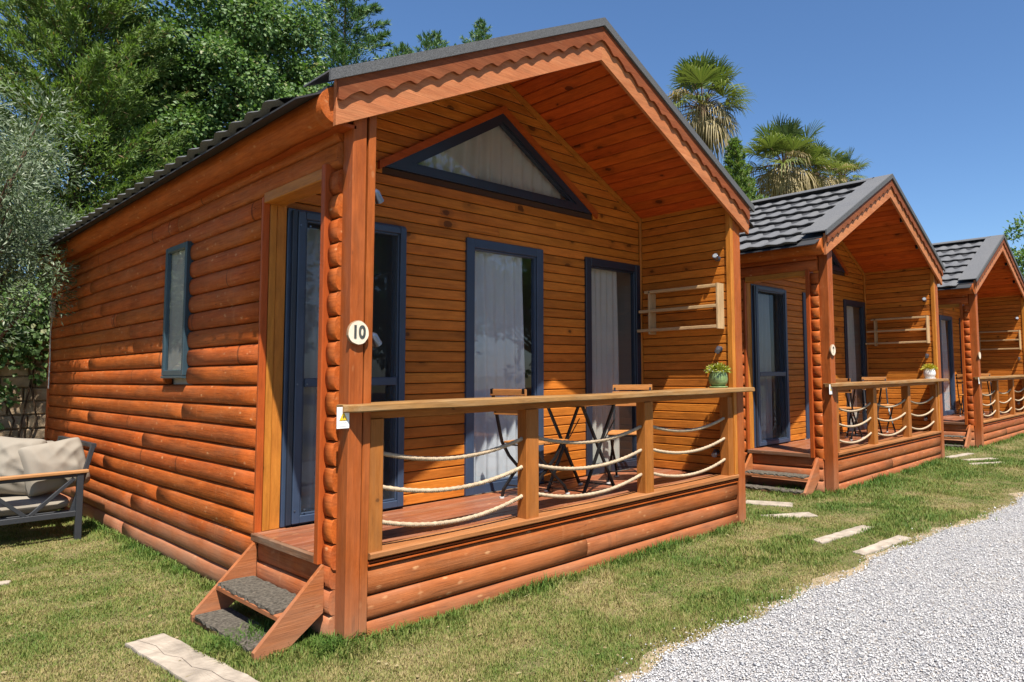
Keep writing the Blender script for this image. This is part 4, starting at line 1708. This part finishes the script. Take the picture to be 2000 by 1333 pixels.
sx0, sx1, sy0, sy1 = -1.02, -0.245, 4.40, 5.95
t = thing('garden_sofa', 'dark grey metal garden sofa with wooden armrests by the log wall', 'sofa', (0, 0, GZ))
for y in (sy0, sy1 - 0.05):
    board('armrest', t, sx0 - 0.03, sx1 + 0.03, y - 0.012, y + 0.062, 0.598, 0.628, M['arm'], 'X', 0.006)
    for x in (sx0, sx1 - 0.05):
        board('leg', t, x, x + 0.05, y, y + 0.05, 0.0, 0.595, M['sofa_m'], 'Z', 0.004)
    board('side_rail', t, sx0 + 0.052, sx1 - 0.052, y + 0.003, y + 0.047, 0.215, 0.262, M['sofa_m'], 'X', 0.003)
    board('arm_rail', t, sx0 + 0.052, sx1 - 0.052, y + 0.004, y + 0.046, 0.57, 0.594, M['sofa_m'], 'X', 0.003)
    xm = (sx0 + sx1) / 2
    for s in (-1, 1):
        L = math.hypot(0.30, 0.29)
        o = obj('brace', board_mesh(L, 0.032, 0.03, 0.003, M['sofa_m']), t, (xm + s * 0.170, y + 0.025, 0.412), (0, -s * math.atan2(0.29, 0.30), 0))
    # slanted back upright
    L = math.hypot(0.14, 0.60)
    obj('back_upright', board_mesh(L, 0.034, 0.044, 0.003, M['sofa_m']), t, (sx1 + 0.005, y + 0.08 if y < 5 else y - 0.03, 0.545), (0, -math.pi / 2 + math.atan2(0.14, 0.60), 0))
for z in (0.24, 0.84):
    x = sx1 - 0.06 if z < 0.5 else sx1 + 0.075
    board('back_rail', t, x - 0.02, x + 0.02, sy0 + 0.06, sy1 - 0.06, z - 0.018, z + 0.018, M['sofa_m'], 'Y', 0.003)
board('front_rail', t, sx0 + 0.005, sx0 + 0.045, sy0 + 0.052, sy1 - 0.052, 0.215, 0.262, M['sofa_m'], 'Y', 0.003)
for k in range(7):
    y = sy0 + 0.15 + k * 0.2
    board('seat_slat', t, sx0 + 0.05, sx1 - 0.06, y - 0.03, y + 0.03, 0.245, 0.262, M['sofa_m'], 'X', 0.003)
CU = [('seat_cushion', 'beige seat cushion nearest the camera on the garden sofa', (-0.635, 4.83, 0.33), (rad(90), 0, rad(90)), (0.72, 0.70, 0.17), 1),
      ('seat_cushion', 'beige seat cushion at the far end of the garden sofa', (-0.635, 5.53, 0.33), (rad(90), 0, rad(90)), (0.66, 0.70, 0.17), 2),
      ('pillow', 'plump beige pillow leaning in the near corner of the sofa', (-0.42, 4.66, 0.66), (rad(-16), rad(-8), rad(12)), (0.52, 0.50, 0.26), 3),
      ('pillow', 'rounded beige pillow standing in the middle of the sofa', (-0.70, 4.80, 0.68), (rad(-10), rad(7), rad(-28)), (0.46, 0.56, 0.28), 4),
      ('pillow', 'beige pillow at the left edge of the photo on the sofa', (-1.0, 4.92, 0.62), (rad(-14), rad(4), rad(-10)), (0.46, 0.54, 0.26), 5),
      ('back_cushion', 'beige back cushion at the rear of the sofa', (-0.32, 5.45, 0.62), (rad(-10), 0, rad(80)), (0.66, 0.46, 0.2), 6)]
for nm, lb, lc, ro, dm, sd in CU:
    o = obj(nm, pillow_mesh(*dm, sd), None, (lc[0], lc[1], lc[2] + GZ), ro)
    tag(o, lb, 'cushion', 'cushions of the garden sofa')


# ------------------------------------------------------------------ stepping slabs
def slab(pts, label, th=0.035, seed=0):
    r = random.Random(seed)
    P = []
    n = len(pts)
    for a in range(n):
        p, q = pts[a], pts[(a + 1) % n]
        k = 12
        for s in range(k):
            t_ = s / k
            P.append((p[0] + (q[0] - p[0]) * t_ + r.uniform(-.006, .006), p[1] + (q[1] - p[1]) * t_ + r.uniform(-.006, .006)))
    cx = sum(p[0] for p in P) / len(P)
    cy = sum(p[1] for p in P) / len(P)
    n = len(P)
    rings = [(1.0, -0.03), (1.0, th - 0.006), (0.985, th), (0.6, th + 0.002), (0.2, th + 0.001)]
    v = []
    for k, z in rings:
        v += [((x - cx) * k, (y - cy) * k, z + r.uniform(-.0015, .0015)) for x, y in P]
    f = []
    for a in range(len(rings) - 1):
        for q in range(n):
            f.append((a * n + q, a * n + (q + 1) % n, (a + 1) * n + (q + 1) % n, (a + 1) * n + q))
    f.append(tuple(range((len(rings) - 1) * n, len(rings) * n)))
    me = mesh(v, f, M['slab'])
    fix(me)
    o = obj('stepping_slab', me, None, (cx, cy, GZ))
    return tag(o, label, 'paving slab', 'stepping slabs in the lawn')


SLABS = [
    ([(-0.72, 0.985), (-0.53, 1.0), (-0.42, -0.30), (-0.63, -0.33)], 'long cracked pale slab in front of the steps of the nearest cabin'),
    ([(3.80, -0.83), (4.62, -0.93), (4.58, -1.07), (3.74, -0.95)], 'pale slab between two others, to the right of the nearest cabin'),
    ([(3.62, -1.27), (4.42, -1.34), (4.37, -1.47), (3.59, -1.38)], 'pale slab closest to the gravel path'),
    ([(4.42, 0.06), (4.85, -0.25), (4.74, -0.42), (4.38, -0.13)], 'pale slab just behind the right corner post of the nearest cabin'),
    ([(5.05, 0.64), (5.22, 0.12), (5.02, 0.02), (4.86, 0.55)], 'pale slab at the foot of the steps of the middle cabin'),
    ([(10.35, 0.12), (11.2, -0.02), (11.15, -0.14), (10.3, 0.0)], 'slab at the foot of the steps of the farthest cabin'),
    ([(10.2, -0.2), (10.7, -0.52), (10.6, -0.66), (10.1, -0.33)], 'slab in the lawn below the farthest cabin steps'),
    ([(9.75, -0.42), (10.25, -0.78), (10.15, -0.88), (9.65, -0.52)], 'outermost slab in the lawn before the farthest cabin'),
    ([(-1.15, 3.22), (-0.90, 3.12), (-0.93, 3.03), (-1.18, 3.1)], 'small pale slab at the left edge, in front of the sofa')]
for k, (p, lb) in enumerate(SLABS):
    o = slab(p, lb, 0.020 if k == 0 else 0.013, k)
    if k == 0:
        near_slab = o
# crack in the near slab
cr = [(-0.665, 0.98), (-0.62, 0.80), (-0.63, 0.62), (-0.585, 0.50), (-0.59, 0.33), (-0.545, 0.20), (-0.54, 0.05), (-0.50, -0.1)]
m = MB()
for (xa, ya), (xb, yb) in zip(cr, cr[1:]):
    for q in range(6):
        t0, t1 = q / 6, (q + 1) / 6
        j0 = j1 = 0.0
        x0_, y0_, x1_, y1_ = xa + (xb - xa) * t0 + j0, ya + (yb - ya) * t0, xa + (xb - xa) * t1 + j1, ya + (yb - ya) * t1
        w_ = 0.0009
        m.add([(x0_ - w_, y0_, 0.0232), (x0_ + w_, y0_, 0.0232), (x1_ + w_, y1_, 0.0232), (x1_ - w_, y1_, 0.0232)], [(0, 1, 2, 3)])
o = obj('crack', m.mesh(M['soil'], False), near_slab)
o.location = (-near_slab.location.x, -near_slab.location.y, 0)

# ------------------------------------------------------------------ small fixtures
t = thing('junction_box', 'pale cable box on the rear corner of the nearest cabin', 'cable box', (-0.006, 7.45, 2.33))
m = MB()
m.box(-0.05, 0.0, -0.05, 0.05, -0.12, 0.12)
obj('cover', bev(m.mesh(M['plastic'], False), 0.008), t)
m = MB()
m.tube([(-0.02, 0.0, -0.12), (-0.025, 0.04, -0.3), (-0.015, 0.06, -0.6), (-0.015, 0.065, -1.0)], 0.008, 6)
obj('cable', m.mesh(M['plastic'], False), t)

# ------------------------------------------------------------------ garden wall behind, with ivy
WY = 9.2
w = thing('garden_wall', 'brown stone garden wall behind the sofa, overgrown with ivy', 'wall', (0, WY, GZ))
m = MB()
m.box(-14, 3.0, 0.06, 0.4, -0.1, 2.55)
obj('wall_core', m.mesh(M['wallstone'], False), w)
r = random.Random(12)
z = -0.05
row = 0
while z < 2.5:
    h = r.choice((0.13, 0.16, 0.19))
    x = -3.0 - r.random() * 0.3
    while x < 0.9:
        L = r.uniform(0.22, 0.55)
        m = MB()
        m.box(-L / 2 + 0.008, L / 2 - 0.008, -0.02 - r.random() * 0.03, 0.06, -h / 2 + 0.008, h / 2 - 0.008)
        obj('stone', bev(m.mesh(M['wallstone'], False), 0.012), w, (x + L / 2, 0, z + h / 2))
        x += L
    z += h


def ivy_patch(name, label, pts, n, L, mat, cat='ivy', thick=0.18):
    """leaves hanging on a wall plane; pts list (x,z,r)"""
    t = thing(name, label, cat, (0, WY - 0.06, GZ))
    pts = np.array(pts)
    wgt = pts[:, 2] ** 2
    idx = RNG.choice(len(pts), n, p=wgt / wgt.sum())
    c = pts[idx]
    g = RNG.normal(size=(n, 2)) * c[:, 2:3] * 0.5
    P = np.stack([c[:, 0] + g[:, 0], -np.abs(RNG.normal(size=n)) * thick, c[:, 1] + g[:, 1]], 1)
    D = np.stack([RNG.normal(size=n) * 0.6, -0.4 * np.ones(n), -0.8 + 0.5 * RNG.normal(size=n)], 1)
    Nn = np.stack([0.5 * RNG.normal(size=n), -np.ones(n), 0.5 + 0.4 * RNG.normal(size=n)], 1)
    s = RNG.uniform(0.6, 1.3, n)
    leaf_object('leaves', t, P, D, Nn, L * s, L * 0.9 * s, mat)
    m = MB()
    for k in range(14):
        x = RNG.uniform(-2.5, 0.8)
        m.tube([(x, -0.01, 0.0), (x + RNG.normal() * 0.15, -0.02, 0.9), (x + RNG.normal() * 0.3, -0.02, 1.8), (x + RNG.normal() * 0.3, -0.03, 2.6)], 0.012, 5, False)
    obj('stems', m.mesh(M['bark'], False), t)
    return t


pp = [(x, 2.45 + 0.2 * math.sin(x * 2), 0.42) for x in np.arange(-3.2, 1.6, 0.3)] + [(-1.5, 1.6, 0.4), (-0.9, 1.95, 0.4), (-0.35, 1.75, 0.25), (-0.25, 1.3, 0.16),
      (-1.2, 1.0, 0.3), (-0.6, 1.0, 0.13), (0.0, 1.9, 0.22), (-0.4, 0.75, 0.14), (-1.4, 0.5, 0.35), (-0.75, 0.45, 0.2), (-0.1, 2.1, 0.3), (0.1, 1.55, 0.13)]
ivy_patch('wall_ivy', 'dark ivy hanging over the stone garden wall', pp, 5200, 0.085, M['ivy'])

# ------------------------------------------------------------------ trees
# grey-green olive tree at the left edge
cl = np.concatenate([shell_clumps(80, (0, 0, 3.5), (0.95, 0.95, 1.45), 0.30, 21, -0.9), shell_clumps(22, (-0.05, 0.0, 2.7), (0.7, 0.75, 0.7), 0.24, 22, -0.9),
                     np.array([[0.62, -0.75, 2.55, 0.16], [0.66, -0.85, 2.75, 0.13], [0.55, -0.7, 2.8, 0.18], [0.70, -0.95, 2.6, 0.10], [0.45, -0.6, 2.9, 0.2],
                               [0.5, -0.65, 2.45, 0.14], [0.35, -0.5, 2.2, 0.2], [0.3, -0.5, 1.95, 0.18]])])
cloud_tree('olive_tree', 'grey-green olive tree at the left edge beside the cabin roof', (-0.98, 6.65, GZ), cl, 46000, 0.062, 0.014, M['olive'], trunk=0.10, droop=-0.1, up=0.5)
# feathery cypress mass behind the cabin
pc = lambda s: (min(1.0, s * 3.2) * (1 - max(0, s - 0.45) / 0.55) ** 0.6)
conifer('cypress_tree', 'big feathery green cypress rising behind the left end of the roof', (0.7, 10.6, GZ), 10.2, 1.85, 460, 520, 0.095, 0.020, M['cypress'], pc, 0.15, 0.9, 0.16, seed=3, spread=0.34, droop=0.12)
conifer('cypress_tree', 'yellowish green cypress at the upper left corner', (-1.9, 11.2, GZ), 10.5, 2.0, 420, 440, 0.10, 0.022, M['cypress'], pc, 0.15, 0.9, 0.12, seed=5, spread=0.34, droop=0.12)
# dark ivy-clad tree
cl = np.concatenate([shell_clumps(260, (0, 0, 6.2), (1.75, 1.6, 3.3), 0.36, 31, -0.9), shell_clumps(60, (1.0, 0.2, 5.6), (1.1, 1.2, 2.2), 0.38, 32, -0.9), shell_clumps(40, (-1.2, 0.3, 5.2), (1.2, 1.0, 2.6), 0.4, 33, -0.9)])
cloud_tree('ivy_clad_tree', 'broad dark tree with glossy ivy-like leaves behind the roof', (3.1, 11.2, GZ), cl, 150000, 0.078, 0.062, M['ivy'], trunk=0.2, droop=0.35, up=0.55)
# spruces behind the ridge
ps = lambda s: min(1.0, (1 - s) * 4.0) ** 0.8
pf = lambda s: (1 - s) ** 0.52
conifer('fir_tree', 'tall fir with drooping branches just left of the roof peak', (7.0, 14.2, GZ), 12.9, 2.9, 250, 420, 0.16, 0.032, M['fir'], pf, -0.05, 0.55, 0.08, seed=7, spread=0.26, droop=0.22)
conifer('fir_tree', 'green fir filling the gap beside the ivy-clad tree', (5.4, 12.6, GZ), 8.6, 1.7, 220, 190, 0.14, 0.028, M['cypress'], pf, 0.0, 0.6, 0.08, seed=8, spread=0.28, droop=0.2)
conifer('fir_tree', 'fir tip, left of two, peeking over the roof edge', (9.7, 15.8, GZ), 11.8, 2.0, 230, 150, 0.15, 0.030, M['fir'], ps, 0.1, 0.8, 0.3, seed=9, spread=0.3, droop=0.1)
conifer('fir_tree', 'fir tip with light green shoots over the roof edge', (11.0, 16.0, GZ), 12.75, 2.2, 230, 150, 0.15, 0.030, M['fir'], ps, 0.1, 0.8, 0.3, seed=10, spread=0.3, droop=0.1)
conifer('fir_tree', 'slender fir tip nearest the roof peak', (13.0, 16.2, GZ), 14.05, 1.9, 230, 150, 0.15, 0.030, M['fir'], ps, 0.1, 0.8, 0.3, seed=11, spread=0.3, droop=0.1)
# bushy conifer between the palms and the near roof
conifer('bushy_conifer', 'bright green bushy conifer between the two roofs', (17.9, 8.8, GZ), 9.2, 1.9, 300, 300, 0.13, 0.03, M['cypress'], lambda s: min(1, s * 3) * (1 - s) ** 0.6, 0.15, 0.8, 0.2, seed=12, spread=0.35, droop=0.1)
conifer('bushy_conifer', 'low green conifer behind the ridge of the middle cabin', (20.5, 10.0, GZ), 8.6, 2.3, 280, 260, 0.13, 0.03, M['cypress'], lambda s: min(1, s * 3) * (1 - s) ** 0.5, 0.15, 0.8, 0.2, seed=13, spread=0.35, droop=0.1)
cl = shell_clumps(70, (0, 0, 5.6), (2.0, 2.0, 2.7), 0.55, 41, -0.8)
cloud_tree('leafy_tree', 'green tree at the right edge beyond the farthest cabin', (38.2, 3.9, GZ), cl, 12000, 0.2, 0.12, M['ivy'], trunk=0.2)


# fan palms
def fan_palm(label, base, H, crown, nf, seed, lean=(0, 0)):
    t = thing('fan_palm', label, 'palm', base, 0, 'fan palms')
    r = np.random.default_rng(seed)
    m = MB()
    m.tube([(0, 0, -0.2), (lean[0] * 0.4, lean[1] * 0.4, H * 0.5), (lean[0], lean[1], H)], [0.28, 0.2, 0.22], 10)
    top = np.array([lean[0], lean[1], H])
    V, F, T = [], [], []
    Vd, Fd, Td = [], [], []
    cnt = [0, 0]
    for k in range(nf):
        u = (k + 0.5) / nf
        az = k * 2.39996 + r.uniform(-.3, .3)
        el = 1.35 - 2.35 * u + r.uniform(-.22, .22)
        dry = (u > 0.70) or (r.random() < 0.06)
        d = np.array([math.cos(az) * math.cos(el), math.sin(az) * math.cos(el), math.sin(el)])
        pl = crown * r.uniform(0.26, 0.62) * (0.8 if dry else 1)
        hub = top + d * pl + np.array([0, 0, -0.12 * pl * u])
        m.tube([tuple(top + d * 0.1), tuple(top + d * pl * 0.5 + np.array([0, 0, 0.03])), tuple(hub)], [0.03, 0.018, 0.012], 4, False)
        sd = np.cross(d, [0, 0, 1.0])
        sd /= np.linalg.norm(sd) + 1e-9
        nn = np.cross(sd, d)
        nl = 30
        fl = crown * r.uniform(0.42, 0.58) * (0.85 if dry else 1)
        for j in range(nl):
            a = (j / (nl - 1) - 0.5) * rad(190)
            dirn = d * math.cos(a) + sd * math.sin(a) + nn * (0.30 * abs(math.sin(a)) + r.uniform(-.10, .10))
            ll = fl * (0.72 + 0.28 * math.cos(a * 0.8)) * r.uniform(0.9, 1.08)
            wv = np.cross(dirn, nn)
            wv /= np.linalg.norm(wv) + 1e-9
            wd = 0.0135 * crown
            dr = (0.75 if dry else 0.10) + 0.55 * u
            p1 = hub + dirn * ll * 0.5
            p2 = hub + dirn * ll * 0.8 + np.array([0, 0, -dr * 0.3 * ll])
            p3 = hub + dirn * ll * 0.97 + np.array([0, 0, -dr * ll * r.uniform(0.6, 1.1)])
            L_, Fl, Tl, ci = (Vd, Fd, Td, 1) if dry else (V, F, T, 0)
            o = cnt[ci]
            L_ += [hub, p1 + wv * wd, p1 - wv * wd, p2 + wv * wd * 0.6, p2 - wv * wd * 0.6, p3]
            Fl += [(o, o + 1, o + 2), (o + 1, o + 3, o + 2), (o + 2, o + 3, o + 4), (o + 3, o + 5, o + 4)]
            Tl += [min(0.999, u * 1.15 + r.uniform(-.15, .2))] * 6
            cnt[ci] += 6
    obj('fronds', bigmesh('fronds', np.array(V), np.array(F), M['palm'], np.array(T)), t)
    if Vd:
        obj('dry_fronds', bigmesh('dry', np.array(Vd), np.array(Fd), M['palmdry'], np.clip(np.array(Td) - 0.4, 0, 0.9)), t)
    obj('trunk', m.mesh(M['bark'], False), t)
    return t


fan_palm('tallest fan palm, left of the group, with fresh green top', (18.9, 10.8, GZ), 11.15, 2.15, 50, 1)
fan_palm('fan palm in the middle of the group above the roof ridge', (23.2, 9.85, GZ), 9.75, 2.2, 52, 2)
fan_palm('lower fan palm partly hidden behind the middle palm', (25.3, 9.6, GZ), 9.75, 1.8, 40, 3)
fan_palm('smallest fan palm on the right behind the roof ridge', (27.5, 9.3, GZ), 9.95, 1.55, 34, 4)

for k, (x, y, h) in enumerate(((46, -4.0, 6.5), (50, 1.5, 7.0))):
    cl = shell_clumps(60, (0, 0, h * 0.5), (3.0, 3.0, h * 0.5), 0.8, 70 + k, -0.95)
    cloud_tree('leafy_tree', ['bushy tree closing the far end of the gravel path', 'bushy tree far behind the last cabin at the end of the row'][k],
               (x, y, GZ), cl, 7000, 0.3, 0.2, M['ivy'], trunk=0.2)

# trees across the path, seen only as reflections in the porch windows
for k, (x, y, h) in enumerate(((4.5, -13, 6.0), (9.5, -12, 7.0), (15.5, -13.5, 6.5), (22, -14, 7))):
    cl = shell_clumps(60, (0, 0, h * 0.62), (2.0, 1.8, h * 0.42), 0.6, 50 + k, -0.9)
    cloud_tree('leafy_tree', ['leafy tree across the gravel path opposite the nearest cabin', 'leafy tree across the path opposite the gap between cabins',
                              'leafy tree across the path opposite the middle cabin', 'leafy tree across the path near the farthest cabin'][k],
               (x, y, GZ), cl, 6000, 0.24, 0.16, M['ivy'], trunk=0.2, group='trees across the path')

# ------------------------------------------------------------------ grass blades
CAM = np.array([-1.872, -3.725])


def in_view(x, y, m=0.06):
    dx, dy = x - CAM[0], y - CAM[1]
    z = dx * 0.7522 + dy * 0.6548
    u = dx * 0.6572 - dy * 0.7536
    s = u / np.maximum(z, 0.1)
    return (z > 0.5) & (s > -0.90 - m) & (s < 0.56 + m) & (z < 30)


def edge_np(x):
    b = np.where(x > 2, -1.40 - 0.075 * (x - 2.0), -1.40 - 0.05 * (2.0 - x))
    return b + 0.05 * np.sin(x * 1.9) + 0.03 * np.sin(x * 5.3 + 1) + 0.018 * np.sin(x * 13.1)


def vnoise(x, y, s, seed):
    r = np.random.default_rng(seed)
    g = r.random((256, 256))
    xx, yy = x * s + 91.3, y * s + 37.7
    i, j = np.floor(xx).astype(int), np.floor(yy).astype(int)
    fx, fy = xx - i, yy - j
    fx = fx * fx * (3 - 2 * fx)
    fy = fy * fy * (3 - 2 * fy)
    G = lambda a, b: g[a % 256, b % 256]
    return (G(i, j) * (1 - fx) + G(i + 1, j) * fx) * (1 - fy) + (G(i, j + 1) * (1 - fx) + G(i + 1, j + 1) * fx) * fy


def blades():
    N0 = 3200000
    # sample by distance: more near the camera
    u = RNG.uniform(-0.96, 0.62, N0)
    z = 2.2 * np.exp(RNG.random(N0) * math.log(26 / 2.2))
    x = CAM[0] + z * (0.7522 + u * 0.6572)
    y = CAM[1] + z * (0.6548 - u * 0.7536)
    e = edge_np(x)
    ok = (y > e - 0.03 + 0.05 * RNG.normal(size=N0)) & (y < 9.2)
    for ox in OX:
        ok &= ~((x > ox + 0.05) & (x < ox + 4.02) & (y > 0.1) & (y < YB))
        ok &= ~((x > ox - 0.34) & (x < ox + 0.02) & (y > 0.2) & (y < 1.08) & (RNG.random(N0) > 0.35))
    # clear of slabs
    for p, lb in SLABS:
        a = np.array(p)
        c = a.mean(0)
        b = (a - c) * np.array([[0.93, 0.86]])
        ins = np.ones(N0, bool)
        for q in range(4):
            p0, p1 = b[q] + c, b[(q + 1) % 4] + c
            cr_ = (p1[0] - p0[0]) * (y - p0[1]) - (p1[1] - p0[1]) * (x - p0[0])
            ins &= (cr_ < 0)
        ok &= ~ins
    n1 = vnoise(x, y, 1.3, 1)
    n2 = vnoise(x, y, 5.0, 2)
    n3 = vnoise(x, y, 13.0, 3)
    dens = 0.25 + 0.9 * n2 * 0.6 + 0.5 * n3 * n1
    dens *= np.clip((y - e) / 0.25, 0.2, 1)
    ok &= RNG.random(N0) < dens
    x, y, n1, n2, n3, z = x[ok], y[ok], n1[ok], n2[ok], n3[ok], z[ok]
    sel = RNG.permutation(len(x))[:560000]
    x, y, n1, n2, n3, z = x[sel], y[sel], n1[sel], n2[sel], n3[sel], z[sel]
    n = len(x)
    # lush tufts against the cabin bases and in coarse clumps at the right
    lush = np.zeros(n)
    for ox in OX:
        lush = np.maximum(lush, np.exp(-np.maximum(0, np.abs(y + 0.03)) / 0.07) * ((x > ox - .05) & (x < ox + 4.1)) * (0.25 + vnoise(x, y, 2.6, 6)))
        lush = np.maximum(lush, np.exp(-np.abs(x - ox + 0.03) / 0.08) * ((y > 0.0) & (y < YB)) * (0.1 + 0.9 * vnoise(x, y, 2.2, 7)))
        lush = np.maximum(lush, np.exp(-((x - ox + 0.15) ** 2 + (y - 0.45) ** 2) / 0.12) * 1.1)
        lush = np.maximum(lush, np.exp(-((x - ox - 0.05) ** 2 + (y - 0.02) ** 2) / 0.03) * 1.0)
    coarse = np.clip((x - 0.3) / 2.0, 0, 1) * np.clip((vnoise(x, y, 2.4, 8) - 0.42) * 4, 0, 1) * np.clip((-0.15 - y) / 0.4, 0, 1)
    coarse = np.where(x > 4.1, np.clip((vnoise(x, y, 2.4, 8) - 0.38) * 4, 0, 1), coarse)
    hgt = (0.011 + 0.015 * n2) * RNG.uniform(0.5, 1.4, n) + 0.085 * np.clip(lush, 0, 1.1) * RNG.uniform(0.3, 1.25, n) + 0.027 * coarse * RNG.uniform(0.4, 1.2, n)
    hgt = np.minimum(hgt, 0.15)
    wd = RNG.uniform(0.0016, 0.0032, n) * (1 + 0.10 * z)
    az = RNG.uniform(0, 2 * math.pi, n)
    lean = RNG.uniform(0.15, 1.1, n)
    P = np.stack([x, y, np.full(n, GZ - 0.002)], 1)
    dx, dy = np.cos(az), np.sin(az)
    sd = np.stack([-dy, dx, np.zeros(n)], 1) * wd[:, None]
    mid = P + np.stack([dx * lean * hgt * 0.35, dy * lean * hgt * 0.35, hgt * 0.62], 1)
    tip = P + np.stack([dx * lean * hgt, dy * lean * hgt, hgt * (1.05 - 0.3 * lean)], 1)
    tint = RNG.random(n)
    lu = np.clip(lush * 0.8 + coarse * 0.35, 0, 1)
    tall = hgt > 0.045
    lo = ~tall
    n1_ = lo.sum()
    V1 = np.stack([(P - sd)[lo], (P + sd)[lo], tip[lo]], 1).reshape(-1, 3)
    F1 = np.arange(n1_ * 3).reshape(-1, 3)
    n2_ = tall.sum()
    V2 = np.stack([(P - sd)[tall], (P + sd)[tall], (mid + sd * 0.7)[tall], (mid - sd * 0.7)[tall], tip[tall]], 1).reshape(-1, 3)
    k = np.arange(n2_)[:, None] * 5 + n1_ * 3
    F2 = np.concatenate([k + np.array([[0, 1, 2]]), k + np.array([[0, 2, 3]]), k + np.array([[3, 2, 4]])], 1).reshape(-1, 3)
    o = obj('grass', bigmesh('grass', np.concatenate([V1, V2]), np.concatenate([F1, F2]), M['grass'],
                             np.concatenate([np.repeat(tint[lo], 3), np.repeat(tint[tall], 5)]),
                             {'lush': np.concatenate([np.repeat(lu[lo], 3), np.repeat(lu[tall], 5)])}))
    tag(o, 'short patchy lawn grass, partly dry, around the cabins', 'grass', None, 'stuff')


blades()


# ------------------------------------------------------------------ gravel stones
def stones():
    N0 = 150000
    u = RNG.uniform(-0.25, 0.62, N0)
    z = 2.4 * np.exp(RNG.random(N0) * math.log(14 / 2.4))
    x = CAM[0] + z * (0.7522 + u * 0.6572)
    y = CAM[1] + z * (0.6548 - u * 0.7536)
    e = edge_np(x)
    ok = (y < e + 0.0 + 0.05 * np.abs(RNG.normal(size=N0)) * (RNG.random(N0) < 0.35) + 0.25 * RNG.random(N0) * (RNG.random(N0) < 0.02)) & (y > -6.2)
    x, y, z = x[ok][:98000], y[ok][:98000], z[ok][:98000]
    n = len(x)
    base = np.array([[1, 0, 0], [-1, 0, 0], [0, 1, 0], [0, -1, 0], [0, 0, 1], [0, 0, -0.6]], float)
    fc = np.array([[0, 2, 4], [2, 1, 4], [1, 3, 4], [3, 0, 4], [2, 0, 5], [1, 2, 5], [3, 1, 5], [0, 3, 5]])
    s = RNG.uniform(0.0026, 0.0060, n) * (1 + 0.05 * z) * np.where(RNG.random(n) < 0.03, 1.7, 1.0)
    B = base[None] * (1 + 0.35 * RNG.normal(size=(n, 6, 1)) * 0.6) + 0.22 * RNG.normal(size=(n, 6, 3))
    B *= s[:, None, None] * np.stack([RNG.uniform(0.8, 1.5, n), RNG.uniform(0.7, 1.2, n), RNG.uniform(0.55, 0.95, n)], 1)[:, None]
    a = RNG.uniform(0, 6.28, n)
    ca, sa = np.cos(a)[:, None], np.sin(a)[:, None]
    X = B[:, :, 0] * ca - B[:, :, 1] * sa + x[:, None]
    Y = B[:, :, 0] * sa + B[:, :, 1] * ca + y[:, None]
    Z = B[:, :, 2] + GZ + 0.016 + RNG.uniform(-0.002, 0.006, (n, 1))
    V = np.stack([X, Y, Z], 2).reshape(-1, 3)
    F = (fc[None] + (np.arange(n) * 6)[:, None, None]).reshape(-1, 3)
    tint = np.repeat(RNG.random(n), 6)
    o = obj('gravel', bigmesh('gravel', V, F, M['stone'], tint))
    tag(o, 'loose white and grey gravel of the path', 'gravel', None, 'stuff')


stones()


# ------------------------------------------------------------------ dry leaves and straw on the lawn
n = 1500
u = RNG.uniform(-0.9, 0.56, n)
z = 3.0 * np.exp(RNG.random(n) * math.log(12 / 3.0))
P = np.stack([CAM[0] + z * (0.7522 + u * 0.6572), CAM[1] + z * (0.6548 - u * 0.7536), np.full(n, GZ + 0.014)], 1)
ok = (P[:, 1] > edge_np(P[:, 0])) & (P[:, 1] < 8)
for ox in OX:
    ok &= ~((P[:, 0] > ox - 0.38) & (P[:, 0] < ox + 4.1) & (P[:, 1] > -0.05))
P = P[ok]
n = len(P)
D = RNG.normal(size=(n, 3)) * np.array([1, 1, 0.15])
st = RNG.random(n) < 0.6
o = leaf_object('leaf_litter', None, P, D, RNG.normal(size=(n, 3)) * 0.3 + np.array([0, 0, 1]), np.where(st, RNG.uniform(0.04, 0.10, n), RNG.uniform(0.015, 0.035, n)),
                np.where(st, 0.0035, RNG.uniform(0.01, 0.02, n)), M['palmdry'])
tag(o, 'dry straw and small fallen leaves scattered on the lawn', 'leaf litter', None, 'stuff')
